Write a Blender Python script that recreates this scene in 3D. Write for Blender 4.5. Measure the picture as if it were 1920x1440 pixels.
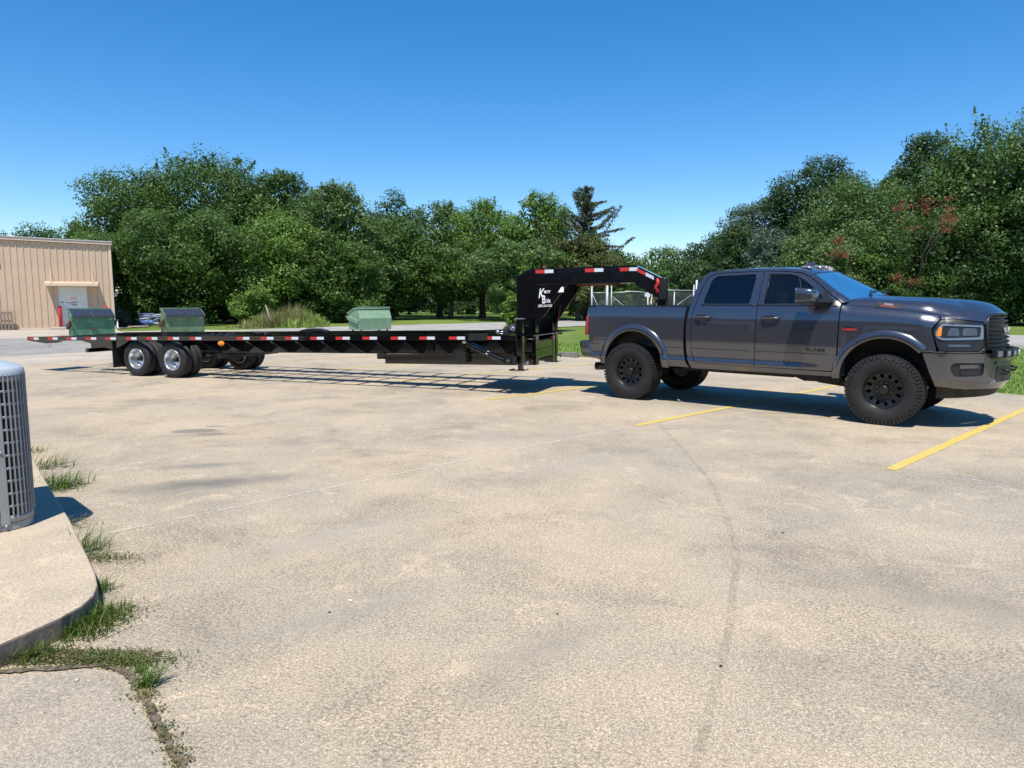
import bpy, math, random
import numpy as np
from mathutils import Vector, Matrix
from mathutils.geometry import delaunay_2d_cdt, intersect_point_tri_2d

for o in list(bpy.data.objects):
    bpy.data.objects.remove(o)
S = bpy.context.scene
COL = S.collection
R = math.radians

# ------------------------------------------------------------------ camera
EYE = 1.6
PITCH = math.atan((720 - 564) / 1340)
cam = bpy.data.objects.new('camera', bpy.data.cameras.new('camera'))
COL.objects.link(cam)
cam.location = (0, 0, EYE)
cam.rotation_euler = (math.pi / 2 - PITCH, 0, 0)
cam.data.sensor_width = 36
cam.data.lens = 36 * 1340 / 1920
cam.data.clip_start = 0.05
cam.data.clip_end = 3000
S.camera = cam
S.render.resolution_x, S.render.resolution_y = 1024, 768

# ------------------------------------------------------------------ light
SUNV = Vector((-0.05, -0.48, 1.0)).normalized()      # towards the sun
EL = math.asin(SUNV.z)
AZ = math.atan2(SUNV.x, SUNV.y)                       # clockwise from +Y
world = bpy.data.worlds.new('World')
S.world = world
world.use_nodes = True
wn = world.node_tree
bg = wn.nodes['Background']
sky = wn.nodes.new('ShaderNodeTexSky')
sky.sky_type = 'NISHITA'
sky.sun_disc = False
sky.sun_elevation = EL
sky.sun_rotation = AZ
sky.altitude = 300
sky.air_density = 1.0
sky.dust_density = 0.1
sky.ozone_density = 4.5
hs = wn.nodes.new('ShaderNodeHueSaturation')
hs.inputs['Saturation'].default_value = 1.33
hs.inputs['Value'].default_value = 1.0
hs.inputs['Hue'].default_value = 0.5
wn.links.new(sky.outputs['Color'], hs.inputs['Color'])
tint = wn.nodes.new('ShaderNodeMix'); tint.data_type = 'RGBA'; tint.blend_type = 'MULTIPLY'
tint.inputs[0].default_value = 1.0; tint.inputs[7].default_value = (1.0, 0.965, 0.975, 1)
wn.links.new(hs.outputs['Color'], tint.inputs[6])
wn.links.new(tint.outputs[2], bg.inputs['Color'])
bg.inputs['Strength'].default_value = 0.132
sl = bpy.data.lights.new('sun', 'SUN')
sl.energy = 4.7
sl.angle = R(0.5)
sl.color = (1.0, 0.95, 0.85)
sun = bpy.data.objects.new('sun', sl)
COL.objects.link(sun)
sun.rotation_euler = SUNV.to_track_quat('Z', 'Y').to_euler()
sun.location = (0, 0, 30)
S.view_settings.view_transform = 'Standard'
S.view_settings.look = 'None'
S.view_settings.exposure = 0.38
S.view_settings.gamma = 1.0
S.view_settings.use_curve_mapping = False

# ------------------------------------------------------------------ ground points measured through a known view
def pray(x, y):
    xc = (x - 960) / 1340.0
    yc = -(y - 720) / 1340.0
    return Vector((xc, math.cos(PITCH) + yc * math.sin(PITCH), -math.sin(PITCH) + yc * math.cos(PITCH)))
def G(x, y, z=0.0):
    d = pray(x, y)
    t = (z - EYE) / d.z
    return (d.x * t, d.y * t)
def XD(x, D):
    """world x of something D metres ahead seen at picture column x"""
    return (x - 960) / 1340.0 * D
def ZD(y, D):
    """height of something D metres ahead seen at picture row y"""
    d = pray(960, y)
    return EYE + d.z / d.y * D

# ------------------------------------------------------------------ object helpers
def link(name, me, mat=None, parent=None, loc=None, rot=None):
    o = bpy.data.objects.new(name, me)
    COL.objects.link(o)
    if mat is not None and me is not None and len(me.materials) == 0:
        me.materials.append(mat)
    if parent is not None:
        o.parent = parent
    if loc is not None:
        o.location = loc
    if rot is not None:
        o.rotation_euler = rot
    return o
def tag(o, label=None, cat=None, group=None, kind=None):
    if label: o['label'] = label
    if cat: o['category'] = cat
    if group: o['group'] = group
    if kind: o['kind'] = kind
    return o
def thing(name, label, cat, loc=(0, 0, 0), rot=(0, 0, 0), group=None):
    o = bpy.data.objects.new(name, None)
    o.empty_display_size = 0.2
    COL.objects.link(o)
    o.location = loc
    o.rotation_euler = rot
    return tag(o, label, cat, group)
def copy_tree(o, parent=None):
    c = o.copy()
    COL.objects.link(c)
    if parent is not None:
        c.parent = parent
    for ch in list(o.children):
        copy_tree(ch, c)
    return c

class MB:
    def __init__(s):
        s.v = []; s.f = []; s.sm = []
    def add(s, vs, fs, smooth=False):
        b = len(s.v)
        s.v += [tuple(p) for p in vs]
        s.f += [tuple(b + i for i in f) for f in fs]
        s.sm += [smooth] * len(fs)
        return s
    def box(s, c, size, rot=None):
        hx, hy, hz = size[0] / 2, size[1] / 2, size[2] / 2
        vs = [Vector((x, y, z)) for x in (-hx, hx) for y in (-hy, hy) for z in (-hz, hz)]
        if rot is not None:
            m = rot if isinstance(rot, Matrix) else Matrix.Rotation(rot, 3, 'Z')
            vs = [m @ v for v in vs]
        vs = [v + Vector(c) for v in vs]
        return s.add(vs, [(0, 1, 3, 2), (4, 6, 7, 5), (0, 4, 5, 1), (2, 3, 7, 6), (0, 2, 6, 4), (1, 5, 7, 3)])
    def bx(s, x0, x1, y0, y1, z0, z1):
        return s.box(((x0 + x1) / 2, (y0 + y1) / 2, (z0 + z1) / 2), (abs(x1 - x0), abs(y1 - y0), abs(z1 - z0)))
    def bar(s, p0, p1, w, h, up=(0, 0, 1)):
        p0, p1 = Vector(p0), Vector(p1)
        d = (p1 - p0).normalized()
        u = Vector(up)
        if abs(d.dot(u)) > 0.98: u = Vector((1, 0, 0))
        a = d.cross(u).normalized(); b = a.cross(d).normalized()
        vs = []
        for p in (p0, p1):
            for i, j in ((-1, -1), (1, -1), (1, 1), (-1, 1)):
                vs.append(p + a * (i * w / 2) + b * (j * h / 2))
        return s.add(vs, [(3, 2, 1, 0), (4, 5, 6, 7), (0, 1, 5, 4), (1, 2, 6, 5), (2, 3, 7, 6), (3, 0, 4, 7)])
    def tube(s, pts, r, n=10, caps=True):
        pts = [Vector(p) for p in pts]
        rs = r if isinstance(r, (list, tuple)) else [r] * len(pts)
        vs = []; m = len(pts)
        a0 = None
        for i, p in enumerate(pts):
            d = (pts[min(i + 1, m - 1)] - pts[max(i - 1, 0)]).normalized()
            if a0 is None:
                u = Vector((0, 0, 1)) if abs(d.z) < 0.9 else Vector((1, 0, 0))
                a = d.cross(u).normalized()
            else:
                a = (a0 - d * a0.dot(d)).normalized()
            a0 = a
            b = d.cross(a)
            for k in range(n):
                t = 2 * math.pi * k / n
                vs.append(p + (a * math.cos(t) + b * math.sin(t)) * rs[i])
        fs = []
        for i in range(m - 1):
            for k in range(n):
                k2 = (k + 1) % n
                fs.append((i * n + k, i * n + k2, (i + 1) * n + k2, (i + 1) * n + k))
        s.add(vs, fs, True)
        if caps:
            b = len(s.v) - len(vs)
            s.f.append(tuple(b + k for k in range(n - 1, -1, -1))); s.sm.append(False)
            s.f.append(tuple(b + (m - 1) * n + k for k in range(n))); s.sm.append(False)
        return s
    def lathe(s, prof, n=32, axis='Y', c=(0, 0, 0), smooth=True):
        """prof: (radius, along-axis) pairs"""
        vs = []
        for r, a in prof:
            for k in range(n):
                t = 2 * math.pi * k / n
                x, z = r * math.cos(t), r * math.sin(t)
                p = (x, a, z) if axis == 'Y' else ((x, z, a) if axis == 'Z' else (a, x, z))
                vs.append((p[0] + c[0], p[1] + c[1], p[2] + c[2]))
        fs = []
        for i in range(len(prof) - 1):
            for k in range(n):
                k2 = (k + 1) % n
                fs.append((i * n + k, i * n + k2, (i + 1) * n + k2, (i + 1) * n + k))
        return s.add(vs, fs, smooth)
    def prism(s, poly, t0, t1, plane='XZ'):
        """polygon in a plane, extruded from t0 to t1 along the third axis"""
        def P(a, b, t):
            return (a, t, b) if plane == 'XZ' else ((t, a, b) if plane == 'YZ' else (a, b, t))
        n = len(poly)
        vs = [P(a, b, t0) for a, b in poly] + [P(a, b, t1) for a, b in poly]
        fs = [tuple(range(n - 1, -1, -1)), tuple(range(n, 2 * n))]
        fs += [(i, (i + 1) % n, n + (i + 1) % n, n + i) for i in range(n)]
        return s.add(vs, fs)
    def mesh(s, name, mat=None, fix=True):
        me = bpy.data.meshes.new(name)
        me.from_pydata([tuple(v) for v in s.v], [], s.f)
        me.polygons.foreach_set('use_smooth', s.sm)
        if fix:
            import bmesh
            b = bmesh.new(); b.from_mesh(me)
            bmesh.ops.recalc_face_normals(b, faces=b.faces)
            b.to_mesh(me); b.free()
        if mat is not None: me.materials.append(mat)
        me.update()
        return me
    def build(s, name, mat, parent=None, bevel=0, loc=None, rot=None, fix=True):
        o = link(name, s.mesh(name, mat, fix), None, parent, loc, rot)
        if bevel:
            m = o.modifiers.new('bevel', 'BEVEL')
            m.width = bevel; m.segments = 2; m.limit_method = 'ANGLE'; m.angle_limit = R(40)
            m.harden_normals = False
        return o

def text_mesh(txt, size, depth=0.002, bold=True, shear=0, sx=1.0):
    cu = bpy.data.curves.new('lettering', 'FONT')
    cu.body = txt
    cu.size = size
    cu.extrude = depth
    cu.align_x = 'CENTER'; cu.align_y = 'CENTER'
    cu.offset = 0.012 * size if bold else 0
    cu.shear = shear
    cu.resolution_u = 3
    ob = bpy.data.objects.new('lettering', cu)
    COL.objects.link(ob)
    dg = bpy.context.evaluated_depsgraph_get()
    me = bpy.data.meshes.new_from_object(ob.evaluated_get(dg))
    bpy.data.objects.remove(ob)
    if sx != 1.0:
        me.transform(Matrix.Diagonal((sx, 1, 1, 1)))
    return me

# ------------------------------------------------------------------ materials
def nt(name):
    m = bpy.data.materials.new(name)
    m.use_nodes = True
    n = m.node_tree
    return m, n, n.nodes['Principled BSDF']
def N(n, t, **k):
    q = n.nodes.new(t)
    for a, b in k.items(): setattr(q, a, b)
    return q
def setc(sock, v):
    sock.default_value = (*v, 1) if len(v) == 3 else v
def mix(n, fac, a, b, blend='MIX'):
    q = N(n, 'ShaderNodeMix', data_type='RGBA', blend_type=blend)
    for s_, v in ((q.inputs[0], fac), (q.inputs[6], a), (q.inputs[7], b)):
        if hasattr(v, 'links'): n.links.new(v, s_)
        elif isinstance(v, (int, float)): s_.default_value = v
        else: setc(s_, v)
    return q.outputs[2]
def noise(n, vec, scale, detail=4, rough=0.55, dist=0.0):
    q = N(n, 'ShaderNodeTexNoise')
    q.inputs['Scale'].default_value = scale
    q.inputs['Detail'].default_value = detail
    q.inputs['Roughness'].default_value = rough
    q.inputs['Distortion'].default_value = dist
    if vec is not None: n.links.new(vec, q.inputs['Vector'])
    return q.outputs['Fac']
def ramp(n, fac, a, b, va=0.0, vb=1.0):
    q = N(n, 'ShaderNodeMapRange')
    q.interpolation_type = 'SMOOTHSTEP'
    q.inputs[1].default_value = a; q.inputs[2].default_value = b
    q.inputs[3].default_value = va; q.inputs[4].default_value = vb
    n.links.new(fac, q.inputs[0])
    return q.outputs[0]
def coords(n, kind='Object', scale=(1, 1, 1), rot=(0, 0, 0)):
    c = N(n, 'ShaderNodeTexCoord')
    mp = N(n, 'ShaderNodeMapping')
    mp.inputs['Scale'].default_value = scale
    mp.inputs['Rotation'].default_value = rot
    n.links.new(c.outputs[kind], mp.inputs[0])
    return mp.outputs[0]
def bump(n, bs, h, strength=0.3, dist=0.01):
    b = N(n, 'ShaderNodeBump')
    b.inputs['Strength'].default_value = strength
    b.inputs['Distance'].default_value = dist
    n.links.new(h, b.inputs['Height'])
    n.links.new(b.outputs[0], bs.inputs['Normal'])
def mat(name, col, rough=0.5, metal=0.0, var=0.12, scale=6, coat=0, bmp=0, bscale=60, var2=None):
    m, n, b = nt(name)
    v = coords(n)
    dark = tuple(c * (1 - var) for c in col); light = tuple(min(1, c * (1 + var)) for c in col)
    c = mix(n, ramp(n, noise(n, v, scale), 0.3, 0.7), dark, light)
    if var2:
        c = mix(n, ramp(n, noise(n, v, var2[1], 6, 0.65, 0.6), var2[2], var2[3]), c, var2[0])
    n.links.new(c, b.inputs['Base Color'])
    n.links.new(ramp(n, noise(n, v, scale * 2.3), 0.25, 0.75, max(0.0, rough - 0.06), min(1, rough + 0.08)), b.inputs['Roughness'])
    b.inputs['Metallic'].default_value = metal
    if coat:
        b.inputs['Coat Weight'].default_value = coat
        b.inputs['Coat Roughness'].default_value = 0.04
    if bmp: bump(n, b, noise(n, v, bscale, 5), bmp, 0.004)
    return m
def glass(name, col, alpha=0.35, rough=0.02, tint=0.0):
    """tinted pane: mirrors the surroundings over a partly see-through dark layer"""
    m, n, b = nt(name)
    setc(b.inputs['Base Color'], col)
    b.inputs['Roughness'].default_value = rough
    b.inputs['IOR'].default_value = 1.52
    b.inputs['Alpha'].default_value = alpha
    b.inputs['Coat Weight'].default_value = tint
    b.inputs['Coat Roughness'].default_value = 0.01
    return m
# ------------------------------------------------------------------ ground materials
def concrete_mat(name, tan, grey, stains=(), speck=1.0, big=0.28):
    m, n, b = nt(name)
    v = coords(n)
    # large patches of tan paste and grey worn concrete
    f1 = noise(n, v, big, 5, 0.6, 0.4)
    f2 = noise(n, v, 1.1, 9, 0.72, 0.5)
    base = mix(n, ramp(n, f1, 0.36, 0.64), grey, tan)
    worn = tuple(c * 0.74 for c in grey)
    base = mix(n, ramp(n, f2, 0.50, 0.68, 0, 0.45), base, worn)
    crust = tuple(min(1, c * 1.13) for c in tan)
    f3 = noise(n, v, 2.3, 10, 0.78, 0.9)
    base = mix(n, ramp(n, f3, 0.54, 0.62, 0, 0.8), base, crust)
    # worn areas: dark aggregate shows in dots whose density follows a broad ragged mask
    f4 = noise(n, coords(n, scale=(1, 1.5, 1), rot=(0, 0, 0.7)), 46, 5, 0.7)
    mk_ = noise(n, v, 0.75, 10, 0.72, 0.4)
    ad4 = N(n, 'ShaderNodeMath', operation='MULTIPLY_ADD')
    n.links.new(mk_, ad4.inputs[0]); ad4.inputs[1].default_value = 0.85; n.links.new(f4, ad4.inputs[2])
    base = mix(n, ramp(n, ad4.outputs[0], 0.955, 1.06, 0, 0.68 * speck), base, tuple(c * 0.50 for c in grey))
    base = mix(n, ramp(n, ad4.outputs[0], 0.86, 0.74, 0, 0.6 * speck), base, crust)
    # aggregate speckle
    vo = N(n, 'ShaderNodeTexVoronoi'); vo.inputs['Scale'].default_value = 95
    n.links.new(v, vo.inputs['Vector'])
    sp = ramp(n, vo.outputs['Distance'], 0.15, 0.75)
    base = mix(n, 0.5 * speck, base, mix(n, sp, (1.25, 1.23, 1.2), (0.62, 0.6, 0.58)), 'MULTIPLY')
    nz = noise(n, v, 190, 3, 0.7)
    base = mix(n, 0.85 * speck, base, mix(n, ramp(n, nz, 0.38, 0.64), (0.58, 0.56, 0.53), (1.36, 1.34, 1.3)), 'MULTIPLY')
    nz2 = noise(n, v, 75, 4, 0.75)
    base = mix(n, 0.6 * speck, base, mix(n, ramp(n, nz2, 0.42, 0.6), (0.66, 0.64, 0.61), (1.2, 1.18, 1.15)), 'MULTIPLY')
    st = N(n, 'ShaderNodeTexNoise'); st.inputs['Scale'].default_value = 60
    vs_ = coords(n, scale=(1, 2.2, 1), rot=(0, 0, 0.8))
    n.links.new(vs_, st.inputs['Vector']); st.inputs['Detail'].default_value = 5
    base = mix(n, ramp(n, st.outputs['Fac'], 0.6, 0.72, 0, 0.5), base, tuple(c * 0.62 for c in grey))
    # stains with a shape and place of their own
    for (x, y, rx, ry, rot, colr, amt, hard) in stains:
        mp = N(n, 'ShaderNodeMapping', vector_type='TEXTURE')
        mp.inputs['Location'].default_value = (x, y, 0)
        mp.inputs['Rotation'].default_value = (0, 0, rot)
        mp.inputs['Scale'].default_value = (rx, ry, 1)
        tc = N(n, 'ShaderNodeTexCoord')
        n.links.new(tc.outputs['Object'], mp.inputs[0])
        ln = N(n, 'ShaderNodeVectorMath', operation='LENGTH')
        n.links.new(mp.outputs[0], ln.inputs[0])
        ad = N(n, 'ShaderNodeMath', operation='MULTIPLY_ADD')
        nn = noise(n, v, 3.2 if hard < 0.5 else 9, 8, 0.7)
        n.links.new(nn, ad.inputs[0]); ad.inputs[1].default_value = 1.2 if hard < 0.5 else 0.8
        n.links.new(ln.outputs['Value'], ad.inputs[2])
        w = 0.9 * (1 - hard) + 0.05
        base = mix(n, ramp(n, ad.outputs[0], 1.45 - w, 1.45, amt, 0), base, colr)
    n.links.new(base, b.inputs['Base Color'])
    b.inputs['Roughness'].default_value = 0.88
    b.inputs['Specular IOR Level'].default_value = 0.3
    bump(n, b, noise(n, v, 130, 6, 0.75), 0.55, 0.004)
    return m

lot_stains = [
    (-2.7, 6.15, 1.3, 0.38, 0.35, (0.16, 0.15, 0.13), 0.85, 0.15),
    (-3.0, 6.85, 0.85, 0.2, 0.3, (0.18, 0.17, 0.15), 0.7, 0.1),
    (-3.92, 8.72, 0.28, 0.15, 0.2, (0.2, 0.175, 0.15), 0.85, 0.85),
    (-3.62, 8.5, 0.2, 0.07, 0.2, (0.2, 0.175, 0.15), 0.8, 0.8),
    (-3.8, 9.05, 0.14, 0.05, 0.2, (0.2, 0.175, 0.15), 0.8, 0.8),
    (0.6, 6.9, 1.9, 0.35, 0.7, (0.33, 0.305, 0.265), 0.4, 0.05),
    (-1.2, 4.8, 1.5, 0.4, 0.75, (0.34, 0.31, 0.27), 0.4, 0.05),
    (2.1, 8.9, 0.32, 0.08, 0.1, (0.26, 0.24, 0.2), 0.5, 0.5),
    (3.9, 10.1, 0.55, 0.05, -0.15, (0.1, 0.09, 0.085), 0.6, 0.5),
    (4.15, 6.35, 0.6, 0.09, -0.85, (0.24, 0.215, 0.18), 0.75, 0.35),
    (3.3, 6.2, 0.4, 0.06, -0.8, (0.26, 0.235, 0.2), 0.6, 0.35),
    (2.3, 3.7, 1.5, 0.55, -0.6, (0.22, 0.20, 0.165), 0.55, 0.05),
    (2.3, 2.6, 1.0, 0.6, 0.3, (0.18, 0.17, 0.145), 0.7, 0.05),
    (0.1, 3.1, 0.9, 0.3, 0.8, (0.24, 0.22, 0.185), 0.5, 0.05),
    (-0.9, 3.5, 1.0, 0.25, 0.6, (0.30, 0.275, 0.24), 0.5, 0.05),
]
M = {}
M['lot'] = concrete_mat('lot concrete', (0.555, 0.465, 0.35), (0.44, 0.395, 0.325), lot_stains)
M['pad'] = concrete_mat('pad concrete', (0.56, 0.47, 0.36), (0.50, 0.43, 0.34), [], 0.6, 0.8)
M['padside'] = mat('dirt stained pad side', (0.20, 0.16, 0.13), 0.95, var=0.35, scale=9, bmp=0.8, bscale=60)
M['slab'] = concrete_mat('near slab concrete', (0.46, 0.405, 0.335), (0.40, 0.365, 0.31), [(-2.3, 2.3, 0.5, 0.7, 0, (0.42, 0.33, 0.24), 0.6, 0.1)], 0.8, 0.8)
M['apron'] = concrete_mat('old apron concrete', (0.55, 0.48, 0.39), (0.47, 0.43, 0.37), [], 0.7, 0.2)
M['alley'] = concrete_mat('weathered grey paving', (0.38, 0.37, 0.35), (0.30, 0.295, 0.285), [], 0.8, 0.5)
M['road'] = concrete_mat('pale grey road', (0.46, 0.44, 0.42), (0.38, 0.37, 0.36), [], 0.8, 0.4)

def lawn_mat():
    m, n, b = nt('lawn')
    v = coords(n)
    g = mix(n, ramp(n, noise(n, v, 0.22, 6, 0.65), 0.35, 0.65), (0.15, 0.24, 0.045), (0.24, 0.32, 0.08))
    g = mix(n, ramp(n, noise(n, v, 1.7, 7, 0.7), 0.45, 0.75, 0, 0.7), g, (0.21, 0.23, 0.07))
    g = mix(n, ramp(n, noise(n, v, 28, 4, 0.7), 0.35, 0.75, 0, 0.75), g, (0.075, 0.13, 0.022))
    n.links.new(g, b.inputs['Base Color'])
    b.inputs['Roughness'].default_value = 0.9
    b.inputs['Specular IOR Level'].default_value = 0.1
    bump(n, b, noise(n, v, 22, 6, 0.8), 1.0, 0.08)
    return m
M['lawn'] = lawn_mat()
M['soil'] = mat('soil', (0.17, 0.13, 0.09), 0.95, var=0.35, scale=20, bmp=0.8, bscale=90)
def paint_mat(name, col, wear):
    m, n, b = nt(name)
    v = coords(n)
    c = mix(n, ramp(n, noise(n, v, 14, 6, 0.7), 0.35, 0.7), tuple(x * 0.88 for x in col), col)
    c = mix(n, ramp(n, noise(n, v, 60, 8, 0.8, 0.5), 0.56, 0.70, 0, wear), c, (0.42, 0.37, 0.29))
    n.links.new(c, b.inputs['Base Color'])
    b.inputs['Roughness'].default_value = 0.75
    bump(n, b, noise(n, v, 130, 6, 0.75), 0.4, 0.003)
    return m
M['yellow'] = paint_mat('yellow line paint', (0.62, 0.46, 0.115), 0.85)
def faded(name, col, amt, sc=12, lo=0.42, hi=0.62):
    """thin broken trace lying on the concrete"""
    m, n, b = nt(name)
    v = coords(n)
    setc(b.inputs['Base Color'], col)
    b.inputs['Roughness'].default_value = 0.9
    b.inputs['Specular IOR Level'].default_value = 0.1
    n.links.new(ramp(n, noise(n, v, sc, 8, 0.75), lo, hi, 0, amt), b.inputs['Alpha'])
    return m
M['chalk'] = faded('chalk', (0.70, 0.70, 0.68), 0.85, 7, 0.36, 0.60)
M['rubber_trace'] = faded('rubber trace', (0.13, 0.12, 0.11), 0.24, 11, 0.3, 0.8)
M['crackdirt'] = mat('joint dirt', (0.14, 0.11, 0.08), 0.95, var=0.5, scale=40, bmp=0.9, bscale=120)

# ------------------------------------------------------------------ the setting
def sheet(name, pts, z, m, kind='structure', parent=None, thick=None):
    mb = MB()
    n_ = len(pts)
    if thick is None:
        mb.add([(x, y, z) for x, y in pts], [tuple(range(n_))])
        me = mb.mesh(name, m, fix=False)
        if me.polygons[0].normal.z < 0:
            me.flip_normals()
        o = link(name, me, None, parent)
    else:
        mb.prism(pts, z - thick, z, 'XY')
        o = mb.build(name, m, parent, bevel=0.012)
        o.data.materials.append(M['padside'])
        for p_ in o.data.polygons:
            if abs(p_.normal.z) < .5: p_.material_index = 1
    if kind: o['kind'] = kind
    return o
sheet('lawn', [(-1500, -1500), (1500, -1500), (1500, 1500), (-1500, 1500)], -0.06, M['lawn'])
# main lot: its corner lies beyond the trailer, its right edge runs along the grass
lot_pts = [(-3.4, 27.2), (21.0, -3.1), (21, -16), (-34, -16), (-34, -3.0)]
sheet('parking_lot', lot_pts, 0.0, M['lot'])
sheet('alley', [G(-400, 700), G(0, 668), G(205, 657), G(330, 648), G(640, 634), G(620, 627), G(400, 629), G(140, 631), G(-60, 636), G(-500, 650)], -0.004, M['alley'])
ap = [(-34, -3.0), (-3.4, 27.2), G(760, 633), G(640, 622), G(380, 618), G(225, 621), G(204, 608), (-22.6, 42.6), (-36.8, 35.0), (-60, 22), (-60, -3)]
sheet('apron', ap, -0.008, M['apron'])
rd = [G(380, 627), G(560, 629), G(740, 622), G(970, 616.5), G(1090, 610.5), G(1330, 615), G(1895, 652), G(2300, 680),
      G(2300, 640), G(1895, 627), G(1400, 600), G(1200, 596.5), G(1090, 598.5), G(970, 603), G(740, 609), G(600, 612.5), G(380, 620)]
sheet('road', rd, -0.02, M['road'])

def strip(name, p0, p1, w, z, m, jag=0.0, n=24, kind='structure', parent=None, ends=0.0):
    p0, p1 = Vector((*p0, 0)), Vector((*p1, 0))
    d = (p1 - p0).normalized(); a = Vector((-d.y, d.x, 0))
    rnd = random.Random(int(abs(p0.x * 97 + p0.y * 31)) + 5)
    vs = []; 
    for i in range(n + 1):
        t = i / n
        q = p0.lerp(p1, t)
        w1 = w / 2 + rnd.uniform(-jag, jag); w2 = w / 2 + rnd.uniform(-jag, jag)
        vs.append(q + a * w1 + Vector((0, 0, z)) + d * (ends if i == 0 else 0)); vs.append(q - a * w2 + Vector((0, 0, z)))
    me = MB().add(vs, [(2 * i, 2 * i + 1, 2 * i + 3, 2 * i + 2) for i in range(n)]).mesh(name, m, fix=False)
    if me.polygons[0].normal.z < 0: me.flip_normals()
    o = link(name, me, None, parent)
    if kind: o['kind'] = kind
    return o
pdir = Vector((math.cos(R(43.7)), math.sin(R(43.7))))
qdir = Vector((math.cos(R(-50.5)), math.sin(R(-50.5))))
C0 = Vector((3.6, 6.66)); step = qdir * 3.15
def lot_edge_hit(p):
    # distance along pdir until the grass edge
    e0 = Vector((8.57, 12.37)); ed = Vector((-0.627, 0.779))
    den = pdir.x * ed.y - pdir.y * ed.x
    w_ = e0 - p
    return (w_.x * ed.y - w_.y * ed.x) / den
for i in range(-1, 8):
    p = C0 - step * i
    L_ = lot_edge_hit(p) - 0.35
    if L_ < 1: continue
    strip('parking_line', p, p + pdir * L_, 0.105, 0.004, M['yellow'], 0.004, 60, ends=0.02)
# saw cut joints and chalk snap lines
strip('concrete_joint', (-2.83, 4.76), (1.45, 8.98), 0.016, 0.0042, M['chalk'], 0.003, 60)
strip('concrete_joint', (-8.0, -0.33), (-2.83, 4.76), 0.012, 0.0042, M['chalk'], 0.003, 60)
strip('chalk_line', (1.7, 9.4), (5.6, 4.46), 0.008, 0.0046, M['chalk'], 0.002, 60)
strip('chalk_line', (3.9, 6.55), (4.4, 5.98), 0.012, 0.0046, M['chalk'], 0.006, 20)
# curved tyre mark
tp = [(1.95, 9.4), (1.91, 9.02), (1.86, 7.8), (1.77, 6.28), (1.67, 5.6), (1.57, 5.04), (1.43, 4.4), (1.25, 3.87), (1.05, 3.3), (0.83, 2.77), (0.63, 2.29), (0.4, 1.8)]
vs = []
for i in range(len(tp) * 6 - 5):
    k = min(i // 6, len(tp) - 2); t = (i - 6 * k) / 6
    p0 = tp[max(k - 1, 0)]; p1 = tp[k]; p2 = tp[k + 1]; p3 = tp[min(k + 2, len(tp) - 1)]
    q = [0.5 * (2 * p1[j] + (p2[j] - p0[j]) * t + (2 * p0[j] - 5 * p1[j] + 4 * p2[j] - p3[j]) * t * t + (3 * p1[j] - p0[j] - 3 * p2[j] + p3[j]) * t ** 3) for j in (0, 1)]
    vs.append(Vector((q[0], q[1], 0.0035)))
mk = []
for i, q in enumerate(vs):
    d = (vs[min(i + 1, len(vs) - 1)] - vs[max(i - 1, 0)]).normalized()
    a = Vector((d.y, -d.x, 0))
    mk += [q + a * 0.022, q - a * 0.022]
o = link('tyre_mark', MB().add(mk, [(2 * i, 2 * i + 1, 2 * i + 3, 2 * i + 2) for i in range(len(vs) - 1)]).mesh('tyre_mark', M['rubber_trace'], fix=True))
o['kind'] = 'structure'

# raised pad that carries the condenser, and the slab in front of it
pad = [(-9.5, 13.1), (-4.83, 7.03), (-4.05, 6.03), (-3.07, 4.81), (-2.58, 4.17)]
cpt = [(-2.58, 4.17), (-2.30, 3.80), (-2.19, 3.63), (-2.135, 3.5), (-2.12, 3.38), (-2.14, 3.24), (-2.19, 3.10), (-2.24, 2.97)]
pad += cpt[1:] + [(-2.36, 2.72), (-2.6, 2.35), (-3.2, 1.55), (-4.2, 0.5), (-6.5, 0.5), (-12.5, 9)]
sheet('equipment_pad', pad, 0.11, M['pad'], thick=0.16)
slab = [(-2.2, 2.88), (-1.82, 2.95), (-1.70, 2.90), (-1.53, 2.72), (-1.16, 2.26), (-0.6, 1.55), (0.4, 0.3), (-2.4, -0.6), (-4.0, 0.6), (-2.6, 2.25)]
sheet('concrete_slab', slab, 0.0035, M['slab'])
for a_, b_, w_ in (((-2.45, 2.9), (-1.80, 2.985), 0.035), ((-1.80, 2.985), (-1.66, 2.92), 0.03), ((-1.66, 2.92), (-1.5, 2.74), 0.03), ((-1.5, 2.74), (-1.12, 2.27), 0.03), ((-1.12, 2.27), (-0.5, 1.5), 0.028)):
    strip('joint_dirt', a_, b_, w_, 0.0075, M['crackdirt'], 0.009, 26)
# ------------------------------------------------------------------ metal building on the left
M['siding'] = mat('tan steel siding', (0.52, 0.385, 0.27), 0.5, var=0.05, scale=1.2, var2=((0.46, 0.33, 0.24), 0.6, 0.55, 0.9))
M['trim'] = mat('tan trim', (0.60, 0.47, 0.37), 0.5, var=0.05)
M['doorpaint'] = mat('white door paint', (0.62, 0.66, 0.63), 0.45, var=0.05)
M['roofmetal'] = mat('roof metal', (0.55, 0.53, 0.5), 0.4, 0.3)
M['red'] = mat('red bollard paint', (0.52, 0.025, 0.025), 0.4, var=0.12)
M['wood'] = mat('grey pallet wood', (0.27, 0.22, 0.18), 0.85, var=0.3, scale=14, bmp=0.4)
M['white'] = mat('white paint', (0.78, 0.78, 0.78), 0.5, var=0.04)
M['blackp'] = mat('black plastic', (0.022, 0.022, 0.024), 0.5, var=0.2)
M['galv'] = mat('galvanised steel', (0.38, 0.40, 0.42), 0.45, 0.4, var=0.1, scale=20)
M['grey'] = mat('grey paint', (0.30, 0.31, 0.32), 0.5, var=0.08)
Rp = Vector((-23.3, 42.0, 0)); wd = Vector((-0.88, -0.47, 0)).normalized()   # wall runs left from its right corner
wang = math.atan2(wd.y, wd.x)
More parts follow.
